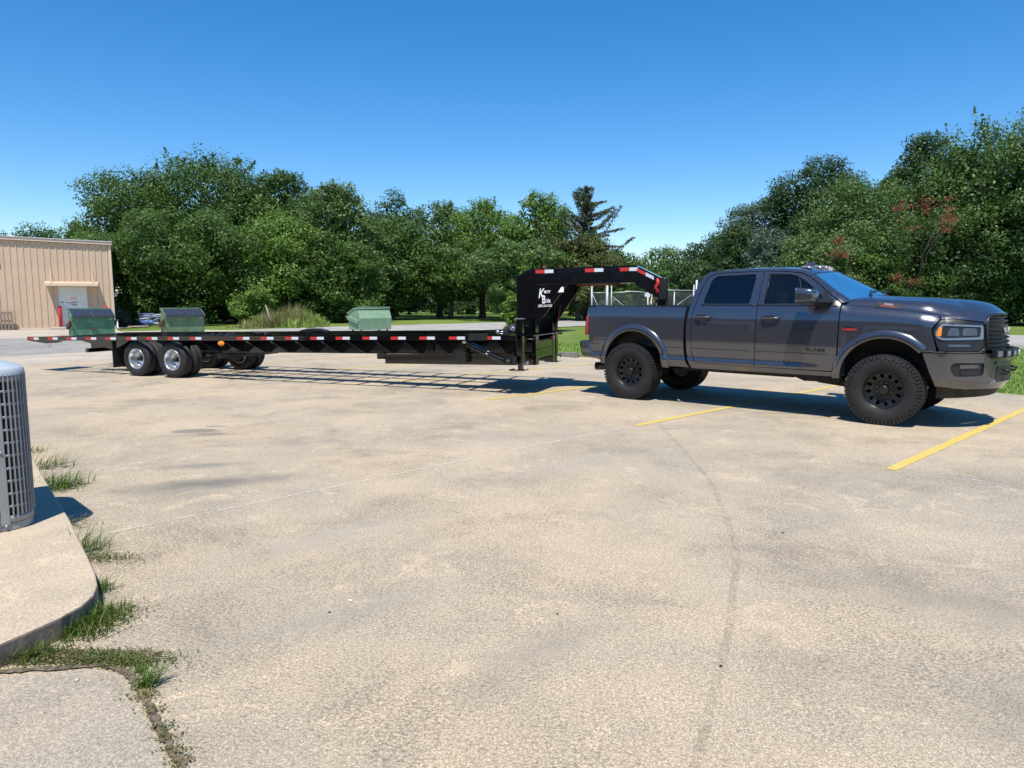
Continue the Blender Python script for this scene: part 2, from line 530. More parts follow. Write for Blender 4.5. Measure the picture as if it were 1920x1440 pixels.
bld = thing('metal_building', 'tan ribbed steel building with a white door under a small canopy at the left edge', 'building', Rp, (0, 0, wang))
# local: x along the wall to the left, y negative = towards the camera side?  wall face at y=0, outward normal = +y*side
out = Vector((0.47, -0.88, 0)).normalized()
yl = Vector((-math.sin(wang), math.cos(wang), 0))
sg = 1 if yl.dot(out) > 0 else -1
WL, WH0, WH1, DEP = 17.0, 4.78, 5.18, 14.0
def wz(x): return WH0 + (WH1 - WH0) * x / WL
mb = MB()
mb.prism([(0, -0.1), (WL, -0.1), (WL, wz(WL)), (0, wz(0))], 0, -sg * DEP, 'XZ')
mb.build('wall', M['siding'], bld)
mb = MB()
mb.prism([(-0.12, wz(0) + 0.02), (WL, wz(WL) + 0.02), (WL, wz(WL) + 0.16), (-0.12, wz(0) + 0.16)], sg * 0.16, -sg * (DEP + .2), 'XZ')
mb.build('roof', M['trim'], bld)
mb = MB()
mb.prism([(-0.14, wz(0) + 0.17), (WL, wz(WL) + 0.17), (WL, wz(WL) + 0.22), (-0.14, wz(0) + 0.22)], sg * 0.2, -sg * (DEP + .2), 'XZ')
mb.build('roof_edge_trim', M['roofmetal'], bld)
DX0, DX1 = 1.30, 2.64           # door
k = 0
x = 0.16
ribme = {}
while x < WL - 0.1:
    inside = DX0 - 0.1 < x < DX1 + 0.1
    z0 = 2.47 if inside else 0.02
    z1 = wz(x)
    mb = MB()
    mb.add([(x - .035, 0, z0), (x + .035, 0, z0), (x + .018, sg * .038, z0), (x - .018, sg * .038, z0),
            (x - .035, 0, z1), (x + .035, 0, z1), (x + .018, sg * .038, z1), (x - .018, sg * .038, z1)],
           [(0, 1, 5, 4), (1, 2, 6, 5), (2, 3, 7, 6), (3, 0, 4, 7), (0, 3, 2, 1), (4, 5, 6, 7)])
    o = mb.build('rib', M['siding'], bld)
    x += 0.31
mb = MB(); mb.bx(-0.06, 0.06, -0.05, sg * 0.045, 0, wz(0)); mb.build('corner_trim', M['trim'], bld)
mb = MB(); mb.bx(0.07, DX0 - .12, 0, sg * 0.045, 0.0, 0.09); mb.bx(DX1 + .12, WL, 0, sg * 0.045, 0.0, 0.09); mb.build('base_trim', M['trim'], bld)
dr = MB().bx(DX0, DX1, 0.0, sg * 0.05, 0.08, 2.38).build('door', M['doorpaint'], bld)
mb = MB()
for a, b_ in (((DX0 - .06, DX0), (0.0, 2.44)), ((DX1, DX1 + .06), (0.0, 2.44))): mb.bx(a[0], a[1], 0, sg * .06, b_[0], b_[1])
mb.bx(DX0, DX1, 0, sg * .06, 2.38, 2.44)
mb.build('door_frame', M['trim'], bld)
mb = MB(); mb.bx(1.69, 2.22, sg * .052, sg * .057, 1.62, 1.88); sgn = mb.build('door_sign', M['white'], dr)
M['signred'] = mat('sign red', (0.55, 0.06, 0.06), 0.5)
M['signblue'] = mat('sign blue', (0.05, 0.15, 0.4), 0.5)
mb = MB()
for z in (1.80, 1.69):
    mb.bx(1.74, 2.17, sg * .058, sg * .060, z - .016, z + .022)
mb.build('sign_print', M['signred'], dr)
mb = MB()
for z, a, b_ in ((1.54, 1.76, 2.0), (1.49, 1.82, 2.34), (1.41, 1.78, 2.09), (1.36, 1.78, 2.07)):
    mb.bx(a, b_, sg * .052, sg * .055, z - .012, z + .012)
mb.build('door_print', M['blackp'], dr)
MB().bx(2.46, 2.58, sg * .052, sg * .056, 1.48, 1.55).build('blue_sticker', M['signblue'], dr)
cn = MB()
cn.prism([(0.0, 2.62), (sg * 0.95, 2.46), (sg * 0.95, 2.52), (0.0, 2.70)], 0.68, 3.26, 'YZ')
cn = cn.build('canopy', M['siding'], bld)
MB().bx(0.66, 3.28, sg * .95, sg * .98, 2.42, 2.55).build('canopy_trim', M['trim'], cn)
for xx in (0.95, 2.95): MB().tube([(xx, sg * .02, 3.35), (xx, sg * .85, 2.54)], 0.014, 6).build('tie_rod', M['trim'], bld)
MB().bx(5.36, 5.75, 0, sg * .2, 3.78, 4.02).build('wall_light', M['grey'], bld, 0.01)
tag(MB().bx(0, 1.9, 0, 1.3, -0.06, 0.14).build('doorstep', M['apron'], None, 0.02, (Rp + wd * 1.2 + out * 0.02), (0, 0, wang if sg > 0 else wang)), 'white concrete step below the white door', 'step')
bpy.data.objects['doorstep'].location = Rp + wd * 1.2 + out * (0.02 if sg > 0 else 1.32)
# bollards
bp = MB().lathe([(0.0, 1.32), (0.07, 1.315), (0.095, 1.28), (0.095, -0.05), (0, -0.05)], 20, 'Z').mesh('bollard', M['red'])
for px, lab in ((117, 'red steel bollard left of the white door'), (202, 'red steel bollard whose top shows behind the green dumpster')):
    x_, y_ = XD(px, 40.4), 40.4
    tag(link('bollard', bp, None, None, (x_, y_, 0)), lab, 'bollard', 'red bollards by the door')
# pallet leaning on the wall
pc = Rp + wd * 4.9 + out * 0.1
pal = thing('pallet', 'weathered grey wooden pallet leaning on the tan wall', 'pallet', pc, (R(-9) * sg, 0, wang))
sl_ = MB().bx(-0.045, 0.045, 0, 0.018, 0, 1.05).mesh('slat', M['wood'])
for i in range(7):
    o = link('slat', sl_, None, pal, (i * 0.165, sg * 0.12, 0))
st_ = MB().bx(-0.03, 1.03, 0, 0.09, -0.04, 0.04).mesh('stringer', M['wood'])
for z in (0.06, 0.52, 0.98):
    link('stringer', st_, None, pal, (0, sg * 0.02 if sg > 0 else -0.11, z))

# ------------------------------------------------------------------ building behind the camera (mirrored in the truck's paint)
M['brown'] = mat('dark brown siding', (0.13, 0.10, 0.085), 0.7, var=0.12)
nn_ = Vector((0.779, 0.627, 0)); q0 = -nn_ * 2.2
ba = math.atan2(-0.779, 0.627)
back = thing('office_building', 'low brown building along the condenser pad', 'building', q0, (0, 0, ba))
mb = MB(); mb.bx(-14, 22, -10, 0, -0.1, 3.3); mb.build('wall', M['brown'], back)
mb = MB(); mb.bx(-14.1, 22.1, -10.1, 0.1, 3.31, 3.5); mb.build('roof', M['trim'], back)
for x_ in (-9, -4.5, 1.5, 6, 11):
    w_ = MB().bx(x_ - .8, x_ + .8, 0.0, 0.04, 1.0, 2.3).build('window', M['doorpaint'], back)
    MB().bx(x_ - .7, x_ + .7, 0.041, 0.05, 1.1, 2.2).build('pane', M['blackp'], w_)

# ------------------------------------------------------------------ condenser on the pad
M['ac'] = mat('light grey enamel', (0.25, 0.265, 0.28), 0.42, var=0.05)
M['actop'] = mat('sky tinted grey enamel', (0.40, 0.45, 0.49), 0.38, var=0.05)  # top is paler and bluer: sky light put into the enamel colour
M['acfin'] = mat('coil fins', (0.035, 0.038, 0.042), 0.6, 0.3, var=0.2, scale=80)
def rrect(hx, hy, r, n=7):
    pts = []
    for cx, cy, a0 in ((hx - r, hy - r, 0), (-hx + r, hy - r, 90), (-hx + r, -hy + r, 180), (hx - r, -hy + r, 270)):
        for i in range(n + 1):
            a = R(a0 + 90 * i / n)
            pts.append((cx + r * math.cos(a), cy + r * math.sin(a)))
    return pts
aca = math.atan2(0.701, 0.713)           # local +x along the lot's p direction, -y faces the camera
hx = hy = 0.42
px_, py_ = Vector((math.cos(aca), math.sin(aca), 0)), Vector((-math.sin(aca), math.cos(aca), 0))
corner = Vector((-3.235, 4.63, 0))       # right end of the face that looks at the camera
acc = corner - px_ * (hx - 0.055) + py_ * (hy - 0.055)
ac = thing('air_conditioner', 'light grey louvred air conditioning condenser on the concrete pad at the left edge', 'air conditioner', (acc.x, acc.y, 0.112), (0, 0, aca))
AH = 1.04
mb = MB(); mb.prism(rrect(hx, hy, 0.16, 10), 0.0, 0.05, 'XY'); mb.build('base_pan', M['ac'], ac, 0.006)
mb = MB(); mb.prism(rrect(hx - 0.03, hy - 0.03, 0.15, 10), 0.05, AH - 0.02, 'XY'); mb.build('coil', M['acfin'], ac)
# louvre shell: posts and rings following the rounded corner
path = rrect(hx, hy, 0.16, 10)
def pathpoint(sx):
    L = 0
    n_ = len(path)
    for i in range(n_):
        a, b_ = Vector(path[i]), Vector(path[(i + 1) % n_])
        l = (b_ - a).length
        if L + l >= sx:
            q = a.lerp(b_, (sx - L) / l); d = (b_ - a).normalized()
            return q, d
        L += l
    return Vector(path[0]), Vector((0, 1))
per = sum((Vector(path[(i + 1) % len(path)]) - Vector(path[i])).length for i in range(len(path)))
mb = MB()
ns = 124
for i in range(ns):
    q, d = pathpoint(per * i / ns)
    if q.y < -hy + 0.02 and q.x < hx - 0.15: continue
    m3 = Matrix.Rotation(math.atan2(d.y, d.x), 3, 'Z')
    mb.box((q.x, q.y, (0.08 + AH) / 2), (0.0065, 0.030, AH - 0.12), m3)
o = mb.build('louvre_fins', M['ac'], ac); o['kind'] = 'stuff'
ring = MB()
nr = 11
rp = rrect(hx + 0.006, hy + 0.006, 0.165, 10)
for k in range(nr + 1):
    z = 0.075 + (AH - 0.12) * k / nr
    h = 0.008 if 0 < k < nr else 0.022
    n_ = len(rp)
    inn = rrect(hx - 0.012, hy - 0.012, 0.15, 10)
    vs_ = [(a, b_, z - h) for a, b_ in rp] + [(a, b_, z + h) for a, b_ in rp] + [(a, b_, z - h) for a, b_ in inn] + [(a, b_, z + h) for a, b_ in inn]
    fs_ = []
    for i in range(n_):
        j = (i + 1) % n_
        fs_ += [(i, j, n_ + j, n_ + i), (n_ + i, n_ + j, 3 * n_ + j, 3 * n_ + i), (i, 2 * n_ + i, 2 * n_ + j, j)]
    mb2 = MB().add(vs_, fs_, True)
    mb2.build('louvre_band', M['ac'], ac)
pn = MB().bx(-hx + 0.15, hx - 0.21, -hy - 0.012, -hy + 0.03, 0.03, AH - 0.01).build('service_panel', M['ac'], ac, 0.004)
pn2 = MB().bx(hx - 0.205, hx - 0.155, -hy - 0.010, -hy + 0.03, 0.04, AH - 0.01).build('corner_post', M['ac'], ac, 0.004)
mb = MB()
for z in (0.035, 0.52): mb.lathe([(0, -hy - .02), (0.009, -hy - .018), (0.009, -hy - .008)], 10, 'Y', (hx - .18, 0, z))
for xx in (hx - .235, hx - .27): mb.lathe([(0, -hy - .02), (0.009, -hy - .018), (0.009, -hy - .008)], 10, 'Y', (xx, 0, AH - 0.035))
mb.build('screws', M['galv'], ac)
tp_ = MB()
o1, o2, o3 = rrect(hx + .012, hy + .012, .17, 10), rrect(hx - .01, hy - .01, .15, 10), rrect(hx - .09, hy - .09, .12, 10)
n_ = len(o1)
vs_ = [(a, b_, AH - .03) for a, b_ in o1] + [(a, b_, AH + .006) for a, b_ in o1] + [(a, b_, AH + .026) for a, b_ in o2] + [(a * .98, b_ * .98, AH + .032) for a, b_ in o3]
cr = [(0.31 * math.cos(math.atan2(b_, a)), 0.31 * math.sin(math.atan2(b_, a)), AH + 0.015) for a, b_ in o3]
vs_ += cr
fs_ = []
for lv in range(4):
    for i in range(n_):
        j = (i + 1) % n_
        fs_.append((lv * n_ + i, lv * n_ + j, (lv + 1) * n_ + j, (lv + 1) * n_ + i))
tp_.add(vs_, fs_, True); tp_.build('top_cover', M['actop'], ac)
gr = MB()
for rr in (0.06, 0.1, 0.14, 0.18, 0.22, 0.26, 0.3):
    gr.tube([(rr * math.cos(2 * math.pi * i / 28), rr * math.sin(2 * math.pi * i / 28), AH + 0.025) for i in range(29)], 0.004, 5, False)
for i in range(10):
    a = 2 * math.pi * i / 10
    gr.tube([(0.05 * math.cos(a), 0.05 * math.sin(a), AH + .028), (0.31 * math.cos(a), 0.31 * math.sin(a), AH + .02)], 0.004, 5, False)
gr.build('fan_grille', M['actop'], ac)
MB().lathe([(0, AH - .05), (0.31, AH - .05)], 24, 'Z').build('fan_shroud', M['blackp'], ac)
# ------------------------------------------------------------------ dumpsters
def dump_paint(name, a, b_, rust):
    m, n, bs = nt(name)
    v = coords(n); v2 = coords(n, scale=(3.5, 3.5, 0.7))
    c = mix(n, ramp(n, noise(n, v2, 1.6, 6, 0.6), 0.35, 0.65), a, b_)
    c = mix(n, ramp(n, noise(n, v, 2.2, 9, 0.75, 0.8), 0.60, 0.68, 0, rust), c, (0.12, 0.05, 0.025))
    c = mix(n, ramp(n, noise(n, v2, 4, 6, 0.7), 0.6, 0.8, 0, 0.4), c, (0.36, 0.36, 0.22))
    n.links.new(c, bs.inputs['Base Color'])
    bs.inputs['Roughness'].default_value = 0.6
    return m
M['dg1'] = dump_paint('green dumpster paint', (0.055, 0.17, 0.095), (0.10, 0.24, 0.135), 0.9)
M['dg2'] = dump_paint('worn green dumpster paint', (0.16, 0.23, 0.12), (0.10, 0.19, 0.09), 1.0)
M['dg3'] = dump_paint('pale green dumpster paint', (0.17, 0.28, 0.18), (0.23, 0.33, 0.22), 0.15)
M['lid'] = mat('black ribbed lid', (0.035, 0.037, 0.05), 0.35, var=0.15)
M['rust'] = mat('rusty steel', (0.10, 0.05, 0.03), 0.85, var=0.4, scale=20)
def dumpster(loc, rz, m, label, front=0.95, open_=0, W=1.83):
    """local: x width, -y front (low edge), +y back (high edge)"""
    t = thing('dumpster', label, 'dumpster', loc, (0, 0, rz), 'green dumpsters')
    hw = W / 2
    prof = [(-0.62, 0.1), (0.60, 0.1), (0.66, 0.70), (0.44, 1.17), (0.02, 1.20), (-0.72, front)]
    # outside shell as a prism across x
    mb = MB(); mb.prism([(a, b_) for a, b_ in prof], -hw, hw, 'YZ'); body = mb.build('body', m, t, 0.01)
    mb = MB(); mb.bx(-hw - .025, hw + .025, -0.78, -0.70, front - .06, front + .01); mb.build('front_rim', m, t, .005)
    for s_ in (-1, 1):
        mb = MB(); mb.bar((s_ * (hw + .012), -0.74, front - .01), (s_ * (hw + .012), 0.04, 1.21), 0.05, 0.06); mb.build('side_rim', m, t)
        mb = MB(); mb.bar((s_ * (hw + .05), -0.62, 0.72), (s_ * (hw + .05), 0.55, 0.5), 0.09, 0.17); mb.bar((s_ * (hw + .085), -0.8, 0.78), (s_ * (hw + .085), 0.3, 0.57), 0.03, 0.05)
        mb.build('fork_pocket', M['rust'] if m is not M['dg3'] else m, t)
        mb = MB()
        for y_ in (-.45, .45): mb.tube([(s_ * (hw - .15), y_, 0.0), (s_ * (hw - .15), y_, 0.12)], 0.05, 8)
        mb.build('foot', M['rust'], t)
    mb = MB(); mb.bx(-hw - .03, hw + .03, 0.04, 0.46, 1.18, 1.24); mb.bx(-hw - .03, hw + .03, .40, .47, 1.24, 1.29); mb.tube([(-hw, 0.48, 1.19), (hw, 0.48, 1.19)], .018, 8); mb.build('top_rail', m, t)
    # two lids sloping down to the front
    sl = (1.40 - front - .02) / (0.12 + 0.78)
    for s_ in (-1, 1):
        mb = MB()
        x0, x1 = (-hw, -0.012) if s_ < 0 else (0.012, hw)
        mb.prism([(-0.82, front + .01), (0.03, 1.225), (0.03, 1.25), (-0.82, front + .035)], x0, x1, 'YZ')
        mb.prism([(-0.83, front - .03), (-0.80, front - .03), (-0.80, front + .035), (-0.83, front + .035)], x0, x1, 'YZ')
        l = mb.build('lid', M['lid'], t, 0.004)
        nb = 7
        w_ = (x1 - x0)
        for i in range(nb):
            xc = x0 + w_ * (i + .5) / nb
            mb = MB(); mb.prism([(-0.78, front + .045), (-0.02, 1.235), (-0.02, 1.26), (-0.78, front + .07)], xc - .03, xc + .03, 'YZ'); mb.build('lid_rib', M['lid'], l)
    return t
d1 = dumpster((XD(163, 29.6), 29.6 + .4, 0), R(38), M['dg1'], 'dark green dumpster with black lids in front of the tan building', W=1.52)
d2 = dumpster((XD(338, 31.8), 31.8 + .3, 0), R(35), M['dg2'], 'rust streaked green dumpster with black lids standing at the edge of the trees', W=1.58)
d3 = dumpster((XD(692, 37.5), 37.9, 0), R(219), M['dg3'], 'pale green dumpster turned with its tall back to the camera, behind the trailer')
def sticker(parent, x, y, z, w, h, m=None, tilt=0):
    mb = MB(); mb.bx(x - w / 2, x + w / 2, y - .004, y, z - h / 2, z + h / 2); return mb.build('sticker', m or M['white'], parent)
for d_ in (d1, d2):
    sticker(d_, -0.12, -0.695, 0.80, 0.26, 0.07)
    sticker(d_, 0.62, -0.705, 0.86, 0.12, 0.04)
mb = MB(); mb.bx(-.12, .12, -.70, -.672, .42, .5); mb.build('rust_patch', M['rust'], d1)

# ------------------------------------------------------------------ things by the left corner of the building
M['cab'] = mat('grey cabinet enamel', (0.23, 0.235, 0.25), 0.5, var=0.06)
cb = thing('electrical_cabinet', 'grey steel electrical cabinet right of the tan building corner', 'cabinet', (XD(229, 49), 49, 0), (0, 0, R(-6)))
mb = MB(); mb.bx(-.5, .5, -.4, .4, 0, 1.5); mb.build('body', M['cab'], cb, .01)
for s_ in (-1, 1):
    mb = MB(); mb.bx(s_ * .25 - .235, s_ * .25 + .235, -.425, -.4, .1, 1.4); dd = mb.build('door', M['cab'], cb, .005)
    MB().bx(s_ * .25 - .06, s_ * .25 + .06, -.43, -.425, .85, 1.0).build('sticker', M['white'], dd)
mb = MB(); mb.bx(-.54, .54, -.44, .44, 1.5, 1.54); mb.build('lid', M['cab'], cb)
cb2 = thing('electrical_cabinet', 'darker grey cabinet half hidden beyond the first one by the trees', 'cabinet', (XD(250, 50.5), 50.5, 0), (0, 0, R(-4)))
mb = MB(); mb.bx(-.3, .3, -.3, .3, 0, 1.3); mb.build('body', mat('dark cabinet', (0.09, 0.09, 0.095), 0.6), cb2, .01)
MB().bx(-.26, .26, -.315, -.3, .1, 1.2).build('door', M['cab'], cb2)
rnd = random.Random(4)
M['tarpb'] = mat('blue tarp', (0.07, 0.12, 0.28), 0.5, var=0.3)
M['pipew'] = mat('dirty white pipe', (0.55, 0.55, 0.56), 0.5, var=0.2)
jp = thing('scrap_pile', 'heap of blue tarp and pale pipes on the grass left of the middle dumpster', 'scrap pile', (XD(283, 46), 46, 0))
for i in range(16):
    a = rnd.uniform(-0.5, 0.5); z = 0.08 + 0.045 * i
    c = Vector((rnd.uniform(-.35, .35), rnd.uniform(-.3, .3), z)); d = Vector((math.cos(a), math.sin(a), rnd.uniform(-.12, .12))) * rnd.uniform(.4, .75)
    MB().tube([c - d, c + d], rnd.uniform(.03, .06), 8).build('pipe', rnd.choice([M['pipew'], M['pipew'], M['cab'], M['tarpb']]), jp)
def lumpy(name, m, parent, r, c, sq, seed, n=3):
    import bmesh
    b = bmesh.new(); bmesh.ops.create_icosphere(b, subdivisions=n, radius=1)
    rr = random.Random(seed); ph = [rr.uniform(0, 6) for _ in range(6)]
    for v in b.verts:
        p = v.co
        f = 1 + .16 * math.sin(5 * p.x + ph[0]) * math.cos(4 * p.y + ph[1]) + .12 * math.sin(9 * p.z + ph[2] + 6 * p.x)
        v.co = Vector((p.x * sq[0], p.y * sq[1], p.z * sq[2])) * r * f + Vector(c)
    me = bpy.data.meshes.new(name); b.to_mesh(me); b.free()
    for p in me.polygons: p.use_smooth = True
    me.materials.append(m)
    return link(name, me, None, parent)
lumpy('tarp', M['tarpb'], jp, .5, (-.1, -.2, .2), (1.1, .7, .42), 3)
sp2 = thing('scrap_pile', 'low pile of black sheet scrap on the grass beside the tan building', 'scrap pile', (XD(232, 44.5), 44.5, 0))
for i in range(4):
    mb = MB(); mb.box((rnd.uniform(-.3, .3), rnd.uniform(-.2, .2), .12 + .12 * i), (1.0, .5, .03), Matrix.Rotation(rnd.uniform(-.4, .4), 3, 'Y') @ Matrix.Rotation(rnd.uniform(-.6, .6), 3, 'Z')); mb.build('sheet', M['blackp'], sp2)
lumpy('bundle', M['blackp'], sp2, .34, (-.3, 0, .42), (1.2, .8, .6), 9)
tag(MB().tube([(-.65, 0, .05), (.5, .2, .06)], [.05, .07], 8).build('log', M['wood'], None, 0, (XD(262, 43), 43, 0)), 'short cut log lying on the grass in front of the scrap heap', 'log')
dsn = thing('downspout', 'white downspout end and splash block at the corner of the tan building', 'downspout', (XD(222, 41.6), 41.6, 0))
MB().tube([(0, 0, .5), (0.02, -.02, .12), (.12, -.12, .05)], .045, 8).build('pipe', M['white'], dsn)
MB().bx(-.25, .35, -.35, .05, 0, .05).build('splash_block', M['apron'], dsn, .01)
cm = thing('flood_light', 'small white floodlight on the corner of the tan building', 'light', (XD(219, 42.6), 42.6, 2.0))
MB().tube([(-.1, 0, .12), (.02, 0, .02)], .03, 8).build('bracket', M['white'], cm)
MB().tube([(0, 0, .08), (.17, -.1, -.1)], [.06, .09], 10).build('head', M['white'], cm)

# ------------------------------------------------------------------ wheel stop
M['stop'] = mat('stained concrete stop', (0.17, 0.15, 0.13), 0.9, var=0.3, scale=9, bmp=.6)
ws = MB(); ws.prism([(-.09, 0), (.09, 0), (.06, .13), (-.06, .13)], -0.9, 0.9, 'XZ')
sa = math.atan2(qdir.y, qdir.x) - math.pi / 2
gx, gy = G(1052, 670)
tag(ws.build('wheel_stop', M['stop'], None, .015, (gx - .1, gy + .6, 0), (0, 0, sa)), 'dark stained concrete wheel stop at the grass edge behind the truck', 'wheel stop')

# ------------------------------------------------------------------ chain link fence and gates
FD = 34.0
fn = thing('chain_link_gate', 'galvanised chain link double gate standing behind the truck bed', 'gate', (0, 0, 0))
def fx(px): return XD(px, FD)
GZ = -0.05
rail_z = ZD(548, FD)
pts_ = dict(a=1108, b=1137, b2=1143, c=1213, c2=1219, d=1262, e=1302, e2=1307)
def post(px, ytop, r=.035, y=FD, nm='post'):
    return MB().tube([(XD(px, y), y, GZ), (XD(px, y), y, ZD(ytop, y))], r * .78, 10).build(nm, M['galv'], fn)
post(1108.5, 534, .05); post(1137, 533, .085); post(1145, 534, .032); post(1213, 548, .045); post(1220, 552, .03)
post(1262, 547, .04); post(1298, 534, .04); post(1303, 525, .075)
post(1420, 534, .06); post(1365, 548, .035)
def railb(p, q, r=.022, nm='rail'):
    return MB().tube([(XD(p[0], FD), FD, ZD(p[1], FD)), (XD(q[0], FD), FD, ZD(q[1], FD))] if len(p) == 2 else p, r, 8).build(nm, M['galv'], fn)
railb((1108, 549), (1137, 549)); 
MB().tube([(XD(x_, FD), FD, ZD(y_, FD)) for x_, y_ in ((1145, 549.5), (1165, 548), (1180, 546.5), (1195, 547), (1213, 549.5))], .025, 8).build('rail', M['galv'], fn)
railb((1222, 543.5), (1298, 545)); railb((1303, 545), (1420, 545.5))
railb((1108, 612), (1213, 612)); railb((1222, 612), (1420, 612))
for a, b_ in (((1146, 555), (1212, 610)), ((1299, 549), (1224, 604)), ((1110, 552), (1136, 610))): railb(a, b_, .012, 'brace')
mb = MB()
x0, x1 = fx(1108), fx(1420); z0, z1 = 0.0, rail_z
s_ = 0.11
rr = .0035
n_ = int((x1 - x0 + (z1 - z0)) / s_)
for i in range(n_):
    for sg_ in (1, -1):
        a = x0 + i * s_ - (z1 - z0) if sg_ > 0 else x0 + i * s_
        p = Vector((a, FD, z0)); q = Vector((a + (z1 - z0) * (1 if sg_ > 0 else -1), FD, z1))
        if sg_ < 0: p.y = q.y = FD + .01
        # clip to x range
        def clip(p, q):
            d = q - p
            t0, t1 = 0.0, 1.0
            if d.x > 0: t0 = max(t0, (x0 - p.x) / d.x); t1 = min(t1, (x1 - p.x) / d.x)
            else: t0 = max(t0, (x1 - p.x) / d.x); t1 = min(t1, (x0 - p.x) / d.x)
            return (p + d * t0, p + d * t1) if t1 > t0 + .02 else None
        c_ = clip(p, q)
        if c_: mb.tube(list(c_), rr, 3, False)
o = mb.build('chain_mesh', M['galv'], fn, fix=False); o['kind'] = 'stuff'
# ------------------------------------------------------------------ gooseneck trailer
def gloss(name, col, rough=0.16, coat=0.8):
    m, n, b = nt(name)
    v = coords(n)
    n.links.new(mix(n, ramp(n, noise(n, v, 3), 0.3, 0.7), tuple(c * .8 for c in col), col), b.inputs['Base Color'])
    n.links.new(ramp(n, noise(n, v, 9, 5), 0.3, 0.8, rough, rough + .12), b.inputs['Roughness'])
    b.inputs['Coat Weight'].default_value = coat
    b.inputs['Coat Roughness'].default_value = 0.06
    return m
M['tblack'] = gloss('gloss black trailer paint', (0.0025, 0.0025, 0.003), 0.12)
M['tyre'] = mat('tyre rubber', (0.013, 0.013, 0.0135), 0.68, var=0.25, scale=12, bmp=.25, bscale=70)
M['steelrim'] = mat('silver wheel', (0.62, 0.64, 0.67), 0.3, 0.85, var=0.06)
M['matte'] = mat('matte black steel', (0.012, 0.012, 0.013), 0.5, var=0.3)
M['tred'] = mat('red reflective tape', (0.50, 0.028, 0.022), 0.4, var=0.1, scale=40)
M['twhite'] = mat('white reflective tape', (0.60, 0.64, 0.70), 0.35, var=0.08, scale=40)
M['amber'] = mat('amber lens', (0.75, 0.24, 0.02), 0.25, var=0.1)
M['decal'] = mat('white vinyl', (0.82, 0.82, 0.84), 0.45, var=0.02)
M['redhose'] = mat('red hose', (0.45, 0.04, 0.03), 0.5)
TH = R(-21.27); TP = 0.0199
tr = thing('gooseneck_trailer', 'long black open frame gooseneck trailer with twin dual axles, hitched to the pickup', 'trailer', (2.554, 12.364, 0), (0, -TP, TH))
def T(mb, name, m=None, bev=0.0, parent=None, **k): return mb.build(name, m or M['tblack'], parent or tr, bev)
X0, X1, HW = -14.05, -2.14, 1.29
# rub rails
for s_ in (-1, 1):
    mb = MB()
    mb.prism([(s_ * HW, 0.98), (s_ * HW, 1.07), (s_ * (HW - .05), 1.07), (s_ * (HW - .05), 1.062), (s_ * (HW - .008), 1.062), (s_ * (HW - .008), 0.988), (s_ * (HW - .05), 0.988), (s_ * (HW - .05), 0.98)], X0, X1, 'YZ')
    rail = T(mb, 'rub_rail')
    # conspicuity tape
    if s_ < 0:
        xs = [-13.98, -13.37, -12.78, -12.18, -11.60, -11.0, -10.42, -9.83, -9.24, -8.03, -7.45, -6.87, -6.29, -5.72, -5.14, -4.55, -3.97, -3.39, -2.73]
    else:
        xs = [-13.9 + .6 * i for i in range(20)]
    rm = MB().bx(0, .15, -.0015, .0015, -.026, .026).mesh('red_tape', M['tred']); wm = MB().bx(.152, .305, -.0015, .0015, -.026, .026).mesh('white_tape', M['twhite'])
    for x_ in xs:
        link('red_tape', rm, None, rail, (x_, s_ * (HW + .003), 1.026))
        link('white_tape', wm, None, rail, (x_, s_ * (HW + .003), 1.026))
# main beams (wide flanged) and three light stringers
for s_ in (-1, 1):
    mb = MB()
    y = s_ * .62
    mb.bx(-12.9, -2.42, y - .004, y + .004, .715, 1.058); mb.bx(-12.9, -2.42, y - .085, y + .085, 1.058, 1.068); mb.bx(-12.0, -2.42, y - .075, y + .075, .705, .715)
    T(mb, 'main_beam')
mb = MB(); mb.bx(-13.5, -2.4, -.035, .035, 1.0, 1.066); T(mb, 'stringer')
# cross members with tapered outriggers
cm_ = MB().bx(-.028, .028, -HW + .052, HW - .052, .995, 1.05)
cmm = cm_.mesh('crossmember', M['tblack'])
og = {}
for s_ in (-1, 1):
    mb = MB(); mb.prism([(s_ * (HW - .05), 0.99), (s_ * (HW - .05), 0.965), (s_ * .71, .718), (s_ * .63, .718), (s_ * .63, .99)], -.004, .004, 'YZ')
    mb.bar((-.0, s_ * (HW - .05), .962), (-.0, s_ * .70, .716), .035, .006)
    og[s_] = mb.mesh('outrigger', M['tblack'])
x_ = -13.75; k = 0
while x_ < -2.3:
    link('crossmember', cmm, None, tr, (x_, 0, 0))
    if x_ > -11.6:
        for s_ in (-1, 1):
            link('outrigger', og[s_], None, tr, (x_, 0, 0))
    x_ += .59; k += 1
